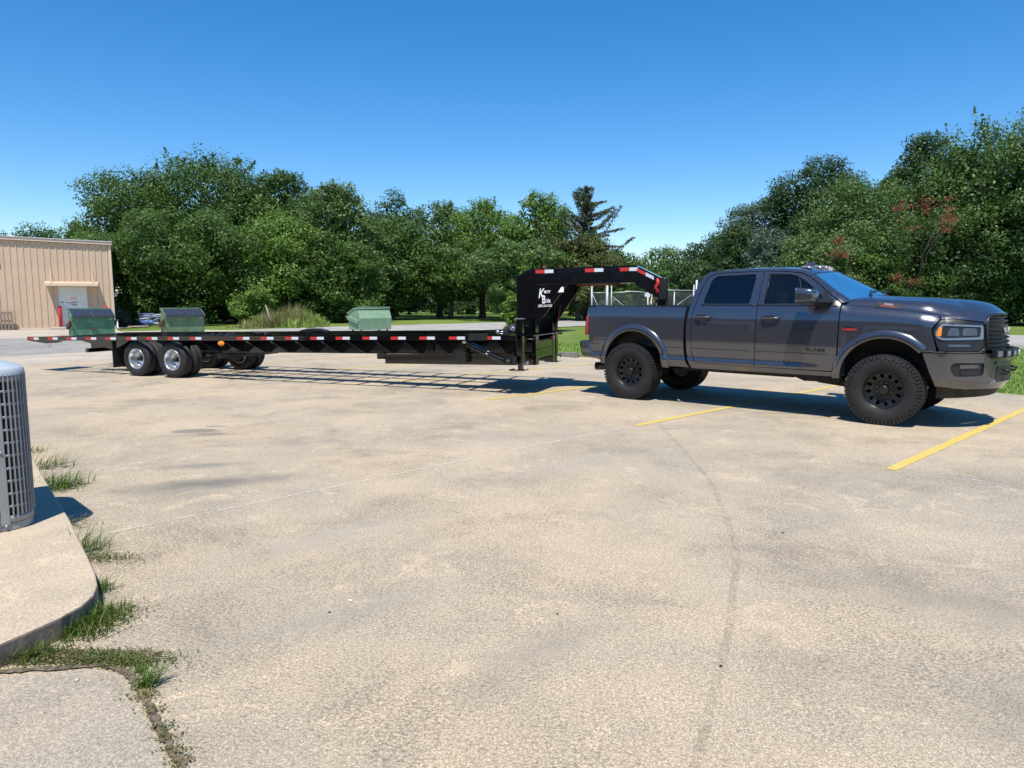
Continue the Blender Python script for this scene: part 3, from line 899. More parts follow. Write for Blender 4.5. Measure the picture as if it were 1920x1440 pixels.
# tail: ramp plates, end member, tapered skirts
for s_ in (-1, 1):
    mb = MB(); mb.bx(-14.04, -13.45, s_ * .42, s_ * 1.23, 1.035, 1.06); T(mb, 'tail_plate', bev=.004)
    mb = MB(); mb.prism([(-14.05, .982), (-13.9, .965), (-13.45, .915), (-13.1, .93), (-12.95, .975)], s_ * 1.24, s_ * 1.285, 'XZ'); T(mb, 'tail_skirt')
    mb = MB(); mb.tube([(-13.42 + .06 * math.cos(a), s_ * 1.265, .90 - .07 * abs(math.sin(a)) * (1 if math.sin(a) > 0 else 1)) for a in [math.pi * i / 10 for i in range(11)]], .009, 8); T(mb, 'tie_down_ring', M['galv'])
    mb = MB(); mb.prism([(-12.95, 1.0), (-12.7, .97), (-11.9, .76), (-11.5, .76), (-11.5, 1.0)], s_ * .58, s_ * .66, 'XZ'); T(mb, 'tail_beam')
    mb = MB(); mb.prism([(-12.5, .975), (-11.6, .79), (-11.4, .79), (-11.4, .975)], s_ * 1.15, s_ * 1.17, 'XZ'); T(mb, 'tail_web')
    mb = MB(); mb.bx(-11.46, -11.44, s_ * .66, s_ * 1.27, .40, .97); T(mb, 'mud_flap', M['matte'])
    mb = MB(); mb.prism([(-11.44, .97), (-11.44, .78), (-11.0, .97)], s_ * 1.2, s_ * 1.22, 'XZ'); T(mb, 'flap_bracket')
    mb = MB(); mb.bx(-12.35, -11.5, s_ * .45 - .05, s_ * .45 + .05, .72, .80); T(mb, 'bumper_arm')
mb = MB(); mb.bx(-14.05, -13.99, -1.24, 1.24, .975, 1.03); T(mb, 'tail_member')
mb = MB(); mb.bx(-12.45, -12.35, -1.12, 1.12, .71, .80); T(mb, 'rear_bumper', bev=.006)
# dovetail hinge clutter on the near side
mb = MB()
rnd = random.Random(7)
for i in range(9):
    xx = -8.85 + i * .1
    mb.box((xx, -1.19 + rnd.uniform(-.03, .03), 1.06 + rnd.uniform(0, .03)), (.09, .14, .045), Matrix.Rotation(rnd.uniform(-.5, .5), 3, 'X'))
mb.bx(-9.0, -7.95, -1.285, -1.12, 1.045, 1.078); T(mb, 'hinge_block', M['matte'])
mb = MB(); mb.tube([(-8.05 + .5 * math.cos(t) * .35, -.55 + .09 * math.sin(3 * t), 1.09 + .03 * math.cos(5 * t)) for t in [i * .5 for i in range(26)]], .014, 7)
T(mb, 'chain', M['matte'])
mb = MB(); mb.prism([(-8.35, 1.072), (-7.6, 1.072), (-7.68, 1.1), (-7.85, 1.135), (-8.1, 1.135), (-8.28, 1.1)], 1.0, 1.2, 'XZ'); T(mb, 'strap_pile', M['matte'], .01)
# axles, hubs, dual wheels
tw = .225
def tyre_profile(Rr, w, rim, y0, bulge=.02):
    h = w / 2
    return [(rim, y0 - h * .72), (rim + .012, y0 - h * .86), (rim + (Rr - rim) * .45, y0 - h - bulge * .4), (Rr - .045, y0 - h * .985), (Rr - .014, y0 - h * .86), (Rr - .002, y0 - h * .66), (Rr, y0 - h * .3),
            (Rr, y0 + h * .3), (Rr - .002, y0 + h * .66), (Rr - .014, y0 + h * .86), (Rr - .045, y0 + h * .985), (rim + (Rr - rim) * .45, y0 + h + bulge * .4), (rim + .012, y0 + h * .86), (rim, y0 + h * .72)]
TRr, TRi = .375, .213
def small_tyre():
    prof = []
    base = tyre_profile(TRr, tw, TRi, 0)
    # circumferential grooves
    for i, p in enumerate(base):
        prof.append(p)
        if i == 5: prof += [(TRr - .001, -.052), (TRr - .012, -.050), (TRr - .012, -.042), (TRr, -.040)]
        if i == 6: prof += [(TRr, -.006), (TRr - .012, -.005), (TRr - .012, .005), (TRr, .006)]
        if i == 7: prof += [(TRr, .040), (TRr - .012, .042), (TRr - .012, .050), (TRr - .001, .052)]
    return MB().lathe(prof, 56).mesh('tyre', M['tyre'])
STY = small_tyre()
def dual_rim(side):
    """outer wheel of a dual: deep dish. side = -1 faces -y"""
    s_ = side
    mb = MB()
    mb.lathe([(TRi - .004, -.085 * -s_), (TRi + .010, .098 * s_), (TRi - .002, .105 * s_), (TRi - .012, .092 * s_), (TRi - .022, .06 * s_), (TRi - .02, .03 * s_), (TRi - .034, .0 * s_), (TRi - .03, -.05 * s_), (TRi - .06, -.07 * s_), (.135, -.085 * s_), (.10, -.07 * s_), (.075, -.068 * s_), (.0, -.068 * s_)], 40)
    return mb.mesh('rim', M['steelrim'])
RIMS = {-1: dual_rim(-1), 1: dual_rim(1)}
for ax in (-9.85, -10.85):
    zc = .375 + .0199 * -ax
    mb = MB(); mb.tube([(ax, -1.0, zc), (ax, 1.0, zc)], .055, 12); T(mb, 'axle', M['matte'])
    for s_ in (-1, 1):
        for yy in (1.105, .825):
            w_ = thing('wheel', None, None, (ax, s_ * yy, zc)); w_.parent = tr
            link('tyre', STY, None, w_)
            if yy > 1: link('rim', RIMS[s_], None, w_)
            else:
                link('rim', RIMS[-s_], None, w_)
        hb = MB(); hb.lathe([(0, s_ * 1.165), (.035, s_ * 1.163), (.045, s_ * 1.15), (.05, s_ * 1.03), (.10, s_ * 1.02), (.10, s_ * .98)], 20, 'Y', (ax, 0, zc)); T(hb, 'hub', M['matte'])
        hb = MB()
        for k in range(8):
            a = 2 * math.pi * k / 8
            hb.lathe([(0, s_ * 1.085), (.013, s_ * 1.085), (.014, s_ * 1.03)], 8, 'Y', (ax + .083 * math.cos(a), 0, zc + .083 * math.sin(a)))
        T(hb, 'lug_nut', M['steelrim'])
        hb = MB(); hb.lathe([(0, s_ * .69), (.17, s_ * .69), (.18, s_ * .67), (.18, s_ * .61), (.12, s_ * .60), (0, s_ * .60)], 28, 'Y', (ax, 0, zc)); T(hb, 'brake_drum', M['matte'])
        # leaf spring
        hb = MB()
        for k in range(4):
            L_ = .42 - .07 * k
            hb.tube([(ax + L_ * t, s_ * .56, zc + .13 - .022 * k - .05 * (1 - (t * L_ / .42) ** 2)) for t in (-1, -.6, -.2, .2, .6, 1)], .012, 6)
        T(hb, 'leaf_spring', M['matte'])
for s_ in (-1, 1):
    mb = MB(); mb.bx(-9.42, -9.36, s_ * .5, s_ * .6, .52, .75); mb.bx(-10.38, -10.32, s_ * .5, s_ * .6, .55, .75); mb.bx(-11.33, -11.27, s_ * .5, s_ * .6, .57, .75); T(mb, 'spring_hanger', M['matte'])
    mb = MB(); mb.bx(-11.35, -8.6, s_ * .62 - .05, s_ * .62 + .05, .70, .738); T(mb, 'sub_frame', M['matte'])
    mb = MB(); mb.lathe([(0, -.02), (.05, -.018), (.062, 0), (.05, .018), (0, .02)], 20, 'Y', (0, 0, 0)); o = T(mb, 'marker_lamp', M['amber']); o.location = (-8.43, s_ * (HW + .01), .925); o.scale = (1.35, 1, .8)
mb = MB(); mb.bx(-8.9, -8.84, -.9, .9, .58, .68); mb.bar((-8.9, -.5, .62), (-9.4, -.3, .60), .05, .05); mb.tube([(-9.2, -.9, .64), (-8.6, -.4, .66), (-8.3, .2, .7)], .018, 6); T(mb, 'suspension_link', M['matte'])
mb = MB(); mb.tube([(-9.3, -.2, .66), (-9.2, .35, .66)], .10, 14); T(mb, 'air_tank', M['matte'])
# front box frame below the deck
for s_ in (-1, 1):
    mb = MB(); mb.bx(-5.05, -2.4, s_ * .66 - .03, s_ * .66 + .03, .515, .70); T(mb, 'front_side_channel')
    mb = MB(); mb.bx(-5.22, -5.052, s_ * .66 - .04, s_ * .66 + .04, .6, .725); T(mb, 'channel_end')
    for xx, w_ in ((-4.1, .03), (-3.4, .05), (-3.2, .03)):
        mb = MB(); mb.bx(xx, xx + w_, s_ * .70, s_ * .74, .74, 1.0); T(mb, 'stiffener')
    mb = MB(); mb.bx(-3.5, -3.3, s_ * .70, s_ * .82, .56, .74); T(mb, 'bracket', M['matte'])
mb = MB(); mb.bx(-3.3, -2.4, -.62, .62, .53, .55); T(mb, 'belly_plate')
# double acting rods on the near side
mb = MB()
mb.tube([(-3.12, -1.18, .955), (-2.36, -1.18, .635)], .036, 12); T(mb, 'hydraulic_cylinder')
mb = MB()
mb.tube([(-3.1, -1.2, .90), (-2.40, -1.2, .60)], .024, 10); T(mb, 'hydraulic_cylinder', M['tblack'])
mb = MB(); mb.lathe([(0, -1.25), (.03, -1.25), (.03, -1.12), (0, -1.12)], 12, 'Y', (-3.13, 0, .958)); T(mb, 'cylinder_pin', M['steelrim'])
mb = MB(); mb.lathe([(0, -1.25), (.045, -1.25), (.045, -1.1), (0, -1.1)], 12, 'Y', (-2.33, 0, .615)); mb.bx(-2.4, -2.2, -1.16, -1.1, .56, .7); T(mb, 'cylinder_clevis', M['matte'])
mb = MB(); mb.bx(-3.02, -2.66, -1.295, -1.24, .985, 1.10); T(mb, 'ratchet_plate', M['matte'], .004)
# headboard clutter: box, winch, clevis
mb = MB(); mb.bx(-2.44, -2.34, -1.17, -1.05, 1.07, 1.175); T(mb, 'valve_box', M['blackp'], .006)
mb = MB(); mb.tube([(-2.53, -1.12, 1.125), (-2.43, -1.12, 1.125)], .011, 8); mb.tube([(-2.53, -1.12, 1.09), (-2.43, -1.12, 1.09)], .011, 8); mb.lathe([(.012, -.015), (.028, -.015), (.028, .015), (.012, .015), (.012, -.015)], 16, 'Y', (-2.55, -1.12, 1.12)); T(mb, 'clevis', M['steelrim'])
M['motor'] = mat('grey motor casting', (0.16, 0.16, 0.19), 0.35, .6)
mb = MB(); mb.lathe([(0, -.10), (.045, -.10), (.062, -.085), (.062, .07), (.045, .085), (0, .085)], 24, 'Y', (-2.325, -.93, 1.15)); mb.lathe([(0, -.12), (.02, -.12), (.02, -.09)], 12, 'Y', (-2.325, -.93, 1.15)); mb.bx(-2.36, -2.29, -.98, -.88, 1.2, 1.25); T(mb, 'winch_motor', M['motor'])
mb = MB(); mb.prism([(-2.42, 1.065), (-1.85, 1.065), (-1.85, 1.05), (-2.42, 1.05)], -1.25, 1.25, 'XZ'); T(mb, 'front_deck_plate')
# neck: uprights lean in to a tapering twin beam
NY = lambda x_: max(.11, .58 + (x_ + 2.15) * -.215)
def neckplate(poly, th=.03):
    obs = []
    for s_ in (-1, 1):
        vs_ = []
        for k_ in (0, 1):
            for a, b_ in poly:
                y = NY(max(a, -2.10))
                vs_.append((a, s_ * (y - k_ * th), b_))
        n_ = len(poly)
        fs_ = [tuple(range(n_ - 1, -1, -1)), tuple(range(n_, 2 * n_))] + [(i, (i + 1) % n_, n_ + (i + 1) % n_, n_ + i) for i in range(n_)]
        obs.append((s_, MB().add(vs_, fs_)))
    return obs
for s_, mb in neckplate([(-2.40, .51), (-2.055, .51), (-2.055, 1.9), (-2.055, 2.19), (-2.15, 2.19), (-2.40, 2.07)], .16): up = T(mb, 'upright', bev=.006)
for s_, mb in neckplate([(-2.05, 1.915), (-.41, 1.93), (-.37, 2.212), (-2.05, 2.19)], .09):
    nb = T(mb, 'neck_beam', bev=.005)
    for xa in (-2.04, -1.2, -.62):
        for off, mm in ((0, M['tred']), (.155, M['twhite'])):
            a, b_ = xa + off, xa + off + .15
            vs_ = [(a, s_ * (NY(a) + .003), 2.115), (b_, s_ * (NY(b_) + .003), 2.115), (b_, s_ * (NY(b_) + .003), 2.175), (a, s_ * (NY(a) + .003), 2.175)]
            MB().add(vs_, [(0, 1, 2, 3)]).build('red_tape' if off == 0 else 'white_tape', mm, nb)
for s_, mb in neckplate([(-.40, 1.93), (-.10, 1.72), (.02, 1.64), (.05, 1.99), (-.36, 2.212)], .06):
    nb = T(mb, 'neck_drop', bev=.005)
    for (a, za, b_, zb_, mm, nm) in ((-.34, 2.165, -.2, 2.09, M['tred'], 'red_tape'), (-.195, 2.087, -.06, 2.015, M['twhite'], 'white_tape')):
        MB().add([(a, s_ * (NY(a) + .004), za - .06), (b_, s_ * (NY(b_) + .004), zb_ - .06), (b_, s_ * (NY(b_) + .004), zb_), (a, s_ * (NY(a) + .004), za)], [(0, 1, 2, 3)]).build(nm, mm, nb)
mb = MB(); mb.add([(-2.05, -.555, 2.192), (-.37, -.2, 2.214), (-.37, .2, 2.214), (-2.05, .555, 2.192), (.05, -.13, 1.992), (.05, .13, 1.992)], [(0, 1, 2, 3), (1, 4, 5, 2)])
o = T(mb, 'neck_cover'); sm = o.modifiers.new('thick', 'SOLIDIFY'); sm.thickness = .008
mb = MB(); mb.add([(-2.05, -.555, 1.913), (-.40, -.2, 1.928), (-.40, .2, 1.928), (-2.05, .555, 1.913), (-.10, -.15, 1.718), (-.10, .15, 1.718)], [(0, 3, 2, 1), (1, 2, 5, 4)])
o = T(mb, 'neck_underside'); sm = o.modifiers.new('thick', 'SOLIDIFY'); sm.thickness = .008
# gussets
for s_, mb in neckplate([(-2.05, 1.18), (-2.05, 1.91), (-1.50, 1.91)], .012):
    g_ = T(mb, 'neck_gusset')
    if s_ < 0:
        z0_, a0_ = 1.8, -1.96
        dc = bpy.data.objects.new('lettering', None)
        def lett(txt, size, x_, z_, sx=1.0, shear=0):
            me = text_mesh(txt, size, .0015, True, shear, sx); me.materials.append(M['decal'])
            o = link('lettering', me, None, g_, (x_, -(NY(x_) + .004), z_))
            o.rotation_euler = (math.pi / 2, 0, -math.atan(-.215) * -1)
            o.rotation_euler = (math.pi / 2, 0, math.atan(.215))
            return o
        bpy.data.objects.remove(dc)
        lett('K', .235, -1.955, 1.76, .62, .25); lett('err', .10, -1.845, 1.80, .95)
        lett('B', .20, -1.905, 1.655, .6); lett('ilt', .10, -1.825, 1.635, .95)
        lett('(580) 564-3330', .058, -1.885, 1.55, .68)
        mb2 = MB().add([(-1.66, -(NY(-1.66) + .015), 1.78), (-1.56, -(NY(-1.56) + .015), 1.78), (-1.56, -(NY(-1.56) + .015), 1.87), (-1.60, -(NY(-1.6) + .015), 1.87)], [(0, 1, 2, 3)]); mb2.build('sticker', M['decal'], g_)
# cross structure between uprights
mb = MB(); mb.bx(-2.14, -2.06, -.44, .44, .63, .925); T(mb, 'cross_beam', bev=.008)
mb = MB(); mb.bx(-2.05, -2.035, -.46, .46, .775, .79); T(mb, 'cross_beam_rib')
mb = MB(); mb.prism([(-2.36, 1.06), (-2.08, .93), (-2.08, .94), (-2.36, 1.07)], -.43, .43, 'XZ'); T(mb, 'sloping_cover')
mb = MB(); mb.bx(-2.2, -2.12, -.43, .43, 1.5, 1.6); mb.bx(-2.34, -2.3, -.43, .43, 1.0, 1.08); T(mb, 'tie_bar')
mb = MB(); mb.tube([(-1.86, .30, 1.55), (-1.93, .28, 1.2), (-1.95, .2, 1.02), (-2.0, .1, .96)], .013, 7); mb.tube([(-1.5, .2, 1.90), (-1.1, .2, 1.90), (-.7, .16, 1.905)], .012, 7); T(mb, 'air_hose', M['redhose'])
# landing jacks
for s_ in (-1, 1):
    y = s_ * 1.0 if s_ < 0 else .9
    mb = MB(); mb.bx(-2.235, -2.125, y - .055, y + .055, .58, 1.335); T(mb, 'jack_leg', bev=.006)
    mb = MB(); mb.bx(-2.22, -2.14, y - .04, y + .04, .465, .58); T(mb, 'jack_inner_leg')
    mb = MB(); mb.prism([(-2.34, .455), (-2.09, .455), (-2.06, .475), (-2.08, .475), (-2.11, .467), (-2.32, .467), (-2.35, .48), (-2.37, .475)], y - .11, y + .11, 'XZ'); T(mb, 'jack_foot')
    mb = MB(); mb.bx(-2.255, -2.105, y - .07, y + .07, 1.335, 1.345); T(mb, 'jack_cap', M['galv'])
    mb = MB(); mb.bx(-2.27, -2.16, min(y, s_ * .6), max(y, s_ * .6), .9, 1.0); mb.bx(-2.27, -2.16, min(y, s_ * .6), max(y, s_ * .6), .65, .72); T(mb, 'jack_mount')
    mb = MB(); mb.tube([(-2.34, y, .585), (-2.08, y, .585)], .011, 8); mb.lathe([(.02, -.01), (.042, -.01), (.042, .01), (.02, .01), (.02, -.01)], 18, 'X', (-2.06, y, .585)); T(mb, 'jack_pin', M['steelrim'])
mb = MB(); mb.tube([(-2.15, -.8, .985), (-2.02, -.72, .985)], .01, 7); T(mb, 'crank_shaft', M['steelrim'])
# coupler
mb = MB(); mb.lathe([(0, 1.99), (.05, 1.99), (.055, 1.97), (.055, 1.2), (0, 1.2)], 20, 'Z', (.1, 0, 0)); mb.lathe([(0, 1.5), (.068, 1.5), (.068, 1.05), (0, 1.05)], 20, 'Z', (.1, 0, 0)); mb.bx(0, .13, -.12, .12, 1.62, 1.97); mb.prism([(-.06, 1.62), (.16, 1.62), (.16, 1.25), (.08, 1.25)], -.05, .05, 'XZ'); T(mb, 'coupler', M['matte'])
mb = MB(); mb.tube([(.0, -.16, 1.98), (.02, -.17, 1.9), (-.03, -.17, 1.83), (.01, -.17, 1.77), (-.02, -.17, 1.68)], [.02, .035, .028, .03, .008], 8); T(mb, 'warning_ribbon', M['tred'])
mb = MB(); mb.box((-.16, -.19, 1.70), (.09, .004, .06), Matrix.Rotation(.2, 3, 'Y')); T(mb, 'paper_tag', M['white'])
mb = MB(); mb.tube([(.02, -.08, 1.66), (-.05, -.1, 1.45), (.0, -.12, 1.3)], .01, 6); mb.tube([(-.08, -.1, 1.7), (-.18, -.12, 1.42), (-.1, -.15, 1.25)], .011, 6); T(mb, 'safety_chain', mat('yellow zinc', (0.35, 0.25, 0.08), .4, .7))
mb = MB(); mb.tube([(-1.9, -.52, 2.2), (-1.9, -.52, 2.235)], .018, 8); T(mb, 'marker_lamp', M['tred'])
# ------------------------------------------------------------------ pickup truck
def carpaint():
    m, n, b = nt('granite metallic paint')
    v = coords(n)
    fl = N(n, 'ShaderNodeTexVoronoi'); fl.inputs['Scale'].default_value = 900
    n.links.new(v, fl.inputs['Vector'])
    c = mix(n, ramp(n, noise(n, v, 700, 2), .3, .7), (0.066, 0.068, 0.081), (0.110, 0.113, 0.134))
    n.links.new(c, b.inputs['Base Color'])
    b.inputs['Metallic'].default_value = 0.72
    b.inputs['Roughness'].default_value = 0.26
    b.inputs['Coat Weight'].default_value = 1.0
    b.inputs['Coat Roughness'].default_value = 0.025
    b.inputs['Coat IOR'].default_value = 1.7
    return m
M['paint'] = carpaint()
M['glassd'] = glass('tinted side glass', (0.002, 0.002, 0.003), 0.93, 0.01, 0.5)
M['glassf'] = glass('front side glass', (0.005, 0.006, 0.008), 0.68, 0.01, 0.5)
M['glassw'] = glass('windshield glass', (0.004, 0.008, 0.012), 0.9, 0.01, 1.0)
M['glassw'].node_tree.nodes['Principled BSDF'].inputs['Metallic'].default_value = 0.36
setc(M['glassw'].node_tree.nodes['Principled BSDF'].inputs['Base Color'], (0.05, 0.24, 0.50))  # bright sky reflection put into the pane's base colour as an even blue
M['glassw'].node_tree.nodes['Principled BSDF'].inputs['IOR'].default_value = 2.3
M['chrome'] = mat('chrome', (0.75, 0.76, 0.78), 0.08, 1.0, var=0.02)
M['satin'] = mat('satin black trim', (0.015, 0.015, 0.016), 0.38, var=0.2)
M['rimb'] = mat('satin black wheel', (0.012, 0.012, 0.0125), 0.33, 0.1, var=0.25)
M['under'] = mat('chassis black', (0.02, 0.017, 0.015), 0.75, var=0.4, scale=9)
M['seat'] = mat('dark upholstery', (0.035, 0.033, 0.032), 0.8)
M['lens'] = glass('clear lens', (0.55, 0.57, 0.6), 0.25, 0.03, 1.0)
M['redlens'] = mat('red lens', (0.25, 0.008, 0.008), 0.18, var=0.1, coat=1)
M['lampgrey'] = mat('lamp reflector', (0.13, 0.135, 0.14), 0.2, 0.6, var=0.1)
M['drl'] = mat('lamp light guide', (0.13, 0.17, 0.21), 0.3, 0.0, var=0.05, coat=1)
M['smoke'] = mat('smoked lamp', (0.16, 0.16, 0.17), 0.2, 0.0, coat=.6)
M['redbadge'] = mat('red badge', (0.6, 0.05, 0.03), 0.4)
tk = thing('pickup_truck', 'dark grey lifted crew cab pickup with black wheels, parked across the yellow lines', 'pickup truck', (2.554, 12.364, 0), (0, 0, R(-40.82)))
TKs = tk

# plan path of the outer skin: u = x along the straight flank, arc length beyond
def _plan():
    P = []
    # rear face to rear corner (u decreasing from -0.78)
    rear = [(-0.84, .985)]
    for i in range(1, 9):
        a = math.pi / 2 * i / 8
        rear.append((-0.84 - .08 * math.sin(a), .905 + .08 * math.cos(a)))
    rear += [(-.93, .5), (-.945, 0)]
    L = 0; rl = [(-0.84, rear[0])]
    for i in range(1, len(rear)):
        L += math.dist(rear[i], rear[i - 1]); rl.append((-0.84 - L, rear[i]))
    rl.reverse()
    front = []
    nse = 2.05
    for i in range(0, 41):
        t = math.pi / 2 * i / 40
        front.append((4.18 + .82 * math.sin(t) ** (2 / nse), .985 * max(0, math.cos(t)) ** (2 / nse)))
    L = 0; fl = [(4.18, front[0])]
    for i in range(1, len(front)):
        L += math.dist(front[i], front[i - 1]); fl.append((4.18 + L, front[i]))
    return rl + fl
PL = _plan()
PU = np.array([p[0] for p in PL]); PXx = np.array([p[1][0] for p in PL]); PYy = np.array([p[1][1] for p in PL])
UC = float(PU[-1]); UR = float(PU[0])
def plan(u):
    u = min(max(u, UR), UC)
    return float(np.interp(u, PU, PXx)), float(np.interp(u, PU, PYy))
def plan_n(u):
    a = plan(u - .03); b_ = plan(u + .03)
    if u > UC - .03: b_ = (a[0] + 1e-6, -a[1]) if False else plan(UC)
    dx, dy = b_[0] - a[0], b_[1] - a[1]
    l = math.hypot(dx, dy) or 1
    return (-dy / l, dx / l)            # outward normal (left side)
def u_at_y(y):
    """front arc parameter where the half width is y"""
    return float(np.interp(-y, -PYy[PU >= 4.18], PU[PU >= 4.18]))
ZO = [.36, .50, .56, .60, .645, .68, .705, .735, .88, 1.0, 1.2, 1.33, 1.42, 1.48, 1.53, 1.60, 1.75, 1.9, 2.0, 2.08]
OO = [.10, .06, .035, .018, .004, -.012, -.010, .010, .004, 0, .002, .010, .022, .036, .052, .080, .135, .195, .245, .33]
OF = [.10, .06, .035, .022, .014, .010, .009, .008, .004, 0, .002, .010, .022, .036, .052, .080, .135, .195, .245, .33]
from bisect import bisect
def _sm(xs, ys):
    """smooth interpolation table"""
    xx = np.linspace(xs[0], xs[-1], 700); yy = np.interp(xx, xs, ys)
    k = np.hanning(25); k /= k.sum()
    yp = np.pad(yy, 12, mode='edge'); return xx, np.convolve(yp, k, 'valid')
ZT, OT = _sm(ZO, OO); _, OTF = _sm(ZO, OF)
EX, EZ = _sm([3.0, 3.215, 3.6, 4.0, 4.4, 4.6, 5.0, UC], [1.545, 1.535, 1.502, 1.458, 1.402, 1.392, 1.425, 1.45])
def efun(u): return float(np.interp(u, EX, EZ))
def off(u, z):
    f = min(max((u - 2.5) / .5, 0), 1)
    o = float(np.interp(z, ZT, OT)) * (1 - f) + float(np.interp(z, ZT, OTF)) * f
    if u > 4.15:                      # front end: bumper proud, grille leaning back
        g = min((u - 4.15) / .3, 1)
        b_ = 0
        lean = .12 * max(z - 1.0, 0) * g
        o = o * (1 - g) + g * (.012) + b_ + lean
        if z < .62: o += (.62 - z) * .45 * g
    if u > 3.1 and z > .97:
        e = efun(u); q = max(0, (z - (e - .13)) / .13)
        h = min((u - 3.1) / .2, 1)
        o += .05 * q * q * h * (1 if u < 4.4 else max(.3, 1 - (u - 4.4)))
    if u < -.7: o += .03 * max(0, (z - .9))
    return o
def SP(u, z, extra=0.0, side=-1):
    x, y = plan(u); nx, ny = plan_n(u)
    o = off(u, z) - extra
    return Vector((x - nx * o, side * (y - ny * o), z))

def inpoly(p, poly):
    c = False; j = len(poly) - 1
    for i in range(len(poly)):
        a, b_ = poly[i], poly[j]
        if (a[1] > p[1]) != (b_[1] > p[1]) and p[0] < (b_[0] - a[0]) * (p[1] - a[1]) / (b_[1] - a[1]) + a[0]: c = not c
        j = i
    return c
def dens(poly, st):
    o = []
    for i in range(len(poly)):
        a, b_ = Vector(poly[i]), Vector(poly[(i + 1) % len(poly)])
        k = max(1, int((b_ - a).length / st))
        for t in range(k): q = a.lerp(b_, t / k); o.append((q.x, q.y))
    return o
def rounded(poly, r, n=4):
    o = []
    m = len(poly)
    for i in range(m):
        p = Vector(poly[i]); a = Vector(poly[i - 1]); b_ = Vector(poly[(i + 1) % m])
        da, db = (a - p), (b_ - p)
        k = min(r, da.length * .45, db.length * .45)
        q0, q1 = p + da.normalized() * k, p + db.normalized() * k
        for t in range(n + 1):
            s_ = t / n
            q = q0 * (1 - s_) ** 2 + p * 2 * s_ * (1 - s_) + q1 * s_ * s_
            o.append((q.x, q.y))
    return o
def panel(name, outline, fmap, m, parent, holes=(), step=.05, th=.022, side=-1, bulge=None):
    """curved sheet cut to an outline, with a folded edge; fmap(a, b, inset) -> point"""
    out_ = dens(outline, step); hs_ = [dens(h, step) for h in holes]
    pts = list(out_); edges = [(i, (i + 1) % len(out_)) for i in range(len(out_))]
    loops = [list(range(len(out_)))]
    for h in hs_:
        b0 = len(pts); pts += h; edges += [(b0 + i, b0 + (i + 1) % len(h)) for i in range(len(h))]; loops.append(list(range(b0, b0 + len(h))))
    nb = len(pts)
    xs = [p[0] for p in out_]; ys = [p[1] for p in out_]
    bpts = np.array(pts)
    a = min(xs) + step / 2; row = 0
    while a < max(xs):
        b_ = min(ys) + (step / 2 if row % 2 else 0)
        while b_ < max(ys):
            if inpoly((a, b_), out_) and not any(inpoly((a, b_), h) for h in hs_):
                if np.min(np.abs(bpts - (a, b_)).sum(1)) > step * .45: pts.append((a, b_))
            b_ += step * .8
        a += step * .9; row += 1
    vo, eo, fo, ov, oe, of = delaunay_2d_cdt([Vector(p) for p in pts], edges, [], 0, 1e-5)
    tris = []
    for f in fo:
        cx = sum(vo[i].x for i in f) / 3; cy = sum(vo[i].y for i in f) / 3
        if inpoly((cx, cy), out_) and not any(inpoly((cx, cy), h) for h in hs_): tris.append(tuple(f))
    P3 = [fmap(v.x, v.y, 0) for v in vo]
    nrm = []
    e = .006
    for v in vo:
        du = fmap(v.x + e, v.y, 0) - fmap(v.x - e, v.y, 0); dv = fmap(v.x, v.y + e, 0) - fmap(v.x, v.y - e, 0)
        nrm.append(du.cross(dv).normalized() if du.length > 1e-9 and dv.length > 1e-9 else Vector((0, -1, 0)))
    # orientation: outward = away from inset direction
    k = len(vo) // 2
    inn = fmap(vo[k].x, vo[k].y, .01) - P3[k]
    if nrm[k].dot(inn) > 0: nrm = [-q for q in nrm]
    fs = []
    for t in tris:
        g = (P3[t[1]] - P3[t[0]]).cross(P3[t[2]] - P3[t[0]])
        fs.append(t if g.dot(nrm[t[0]]) > 0 else (t[0], t[2], t[1]))
    nsurf = len(fs)
    verts = list(P3)
    # boundary edges of the surface -> folded edge
    ec = {}
    for t in fs:
        for i in range(3):
            a_, b2 = t[i], t[(i + 1) % 3]
            ec[(a_, b2)] = ec.get((a_, b2), 0) + 1
    bmap = {}
    def dupv(i):
        if i not in bmap:
            bmap[i] = len(verts); verts.append(P3[i]); verts.append(fmap(vo[i].x, vo[i].y, th))
        return bmap[i]
    for (a_, b2) in list(ec):
        if (b2, a_) not in ec:
            i, j = dupv(a_), dupv(b2)
            fs.append((i, i + 1, j + 1, j))
    me = bpy.data.meshes.new(name)
    me.from_pydata([tuple(v) for v in verts], [], fs)
    me.materials.append(m)
    me.polygons.foreach_set('use_smooth', [True] * nsurf + [False] * (len(fs) - nsurf))
    me.update()
    # exact normals on the sheet, flat ones on the fold
    ln = []
    for p in me.polygons:
        for li in p.loop_indices:
            if p.index < nsurf: ln.append(tuple(nrm[me.loops[li].vertex_index]))
            else: ln.append((0, 0, 0))
    me.normals_split_custom_set(ln)
    return link(name, me, None, parent)
def skin(side, extra=0.0, blg=None):
    def f(u, z, inset):
        e = extra + (blg(u, z) if blg else 0)
        return SP(u, z, e - inset, side)
    return f
def bskin(side, extra=0.0):
    return skin(side, extra, lambda u, z: .035 * min(max((u - 4.15) / .3, 0), 1))
def ell(cx, cz, a, b_, a0, a1, n=22):
    return [(cx + a * math.cos(R(a0 + (a1 - a0) * i / n)), cz + b_ * math.sin(R(a0 + (a1 - a0) * i / n))) for i in range(n + 1)]
AR = (.07, .60, .53, .52); AF = (3.785, .60, .535, .525)
RW = rounded([(1.225, 1.55), (1.955, 1.553), (1.985, 1.985), (1.36, 1.965), (1.30, 1.90)], .045)
FW = rounded([(2.155, 1.553), (3.02, 1.56), (3.03, 1.60), (2.74, 1.845), (2.58, 1.945), (2.45, 1.975), (2.155, 1.985)], .035)
gl_u = u_at_y(.60)
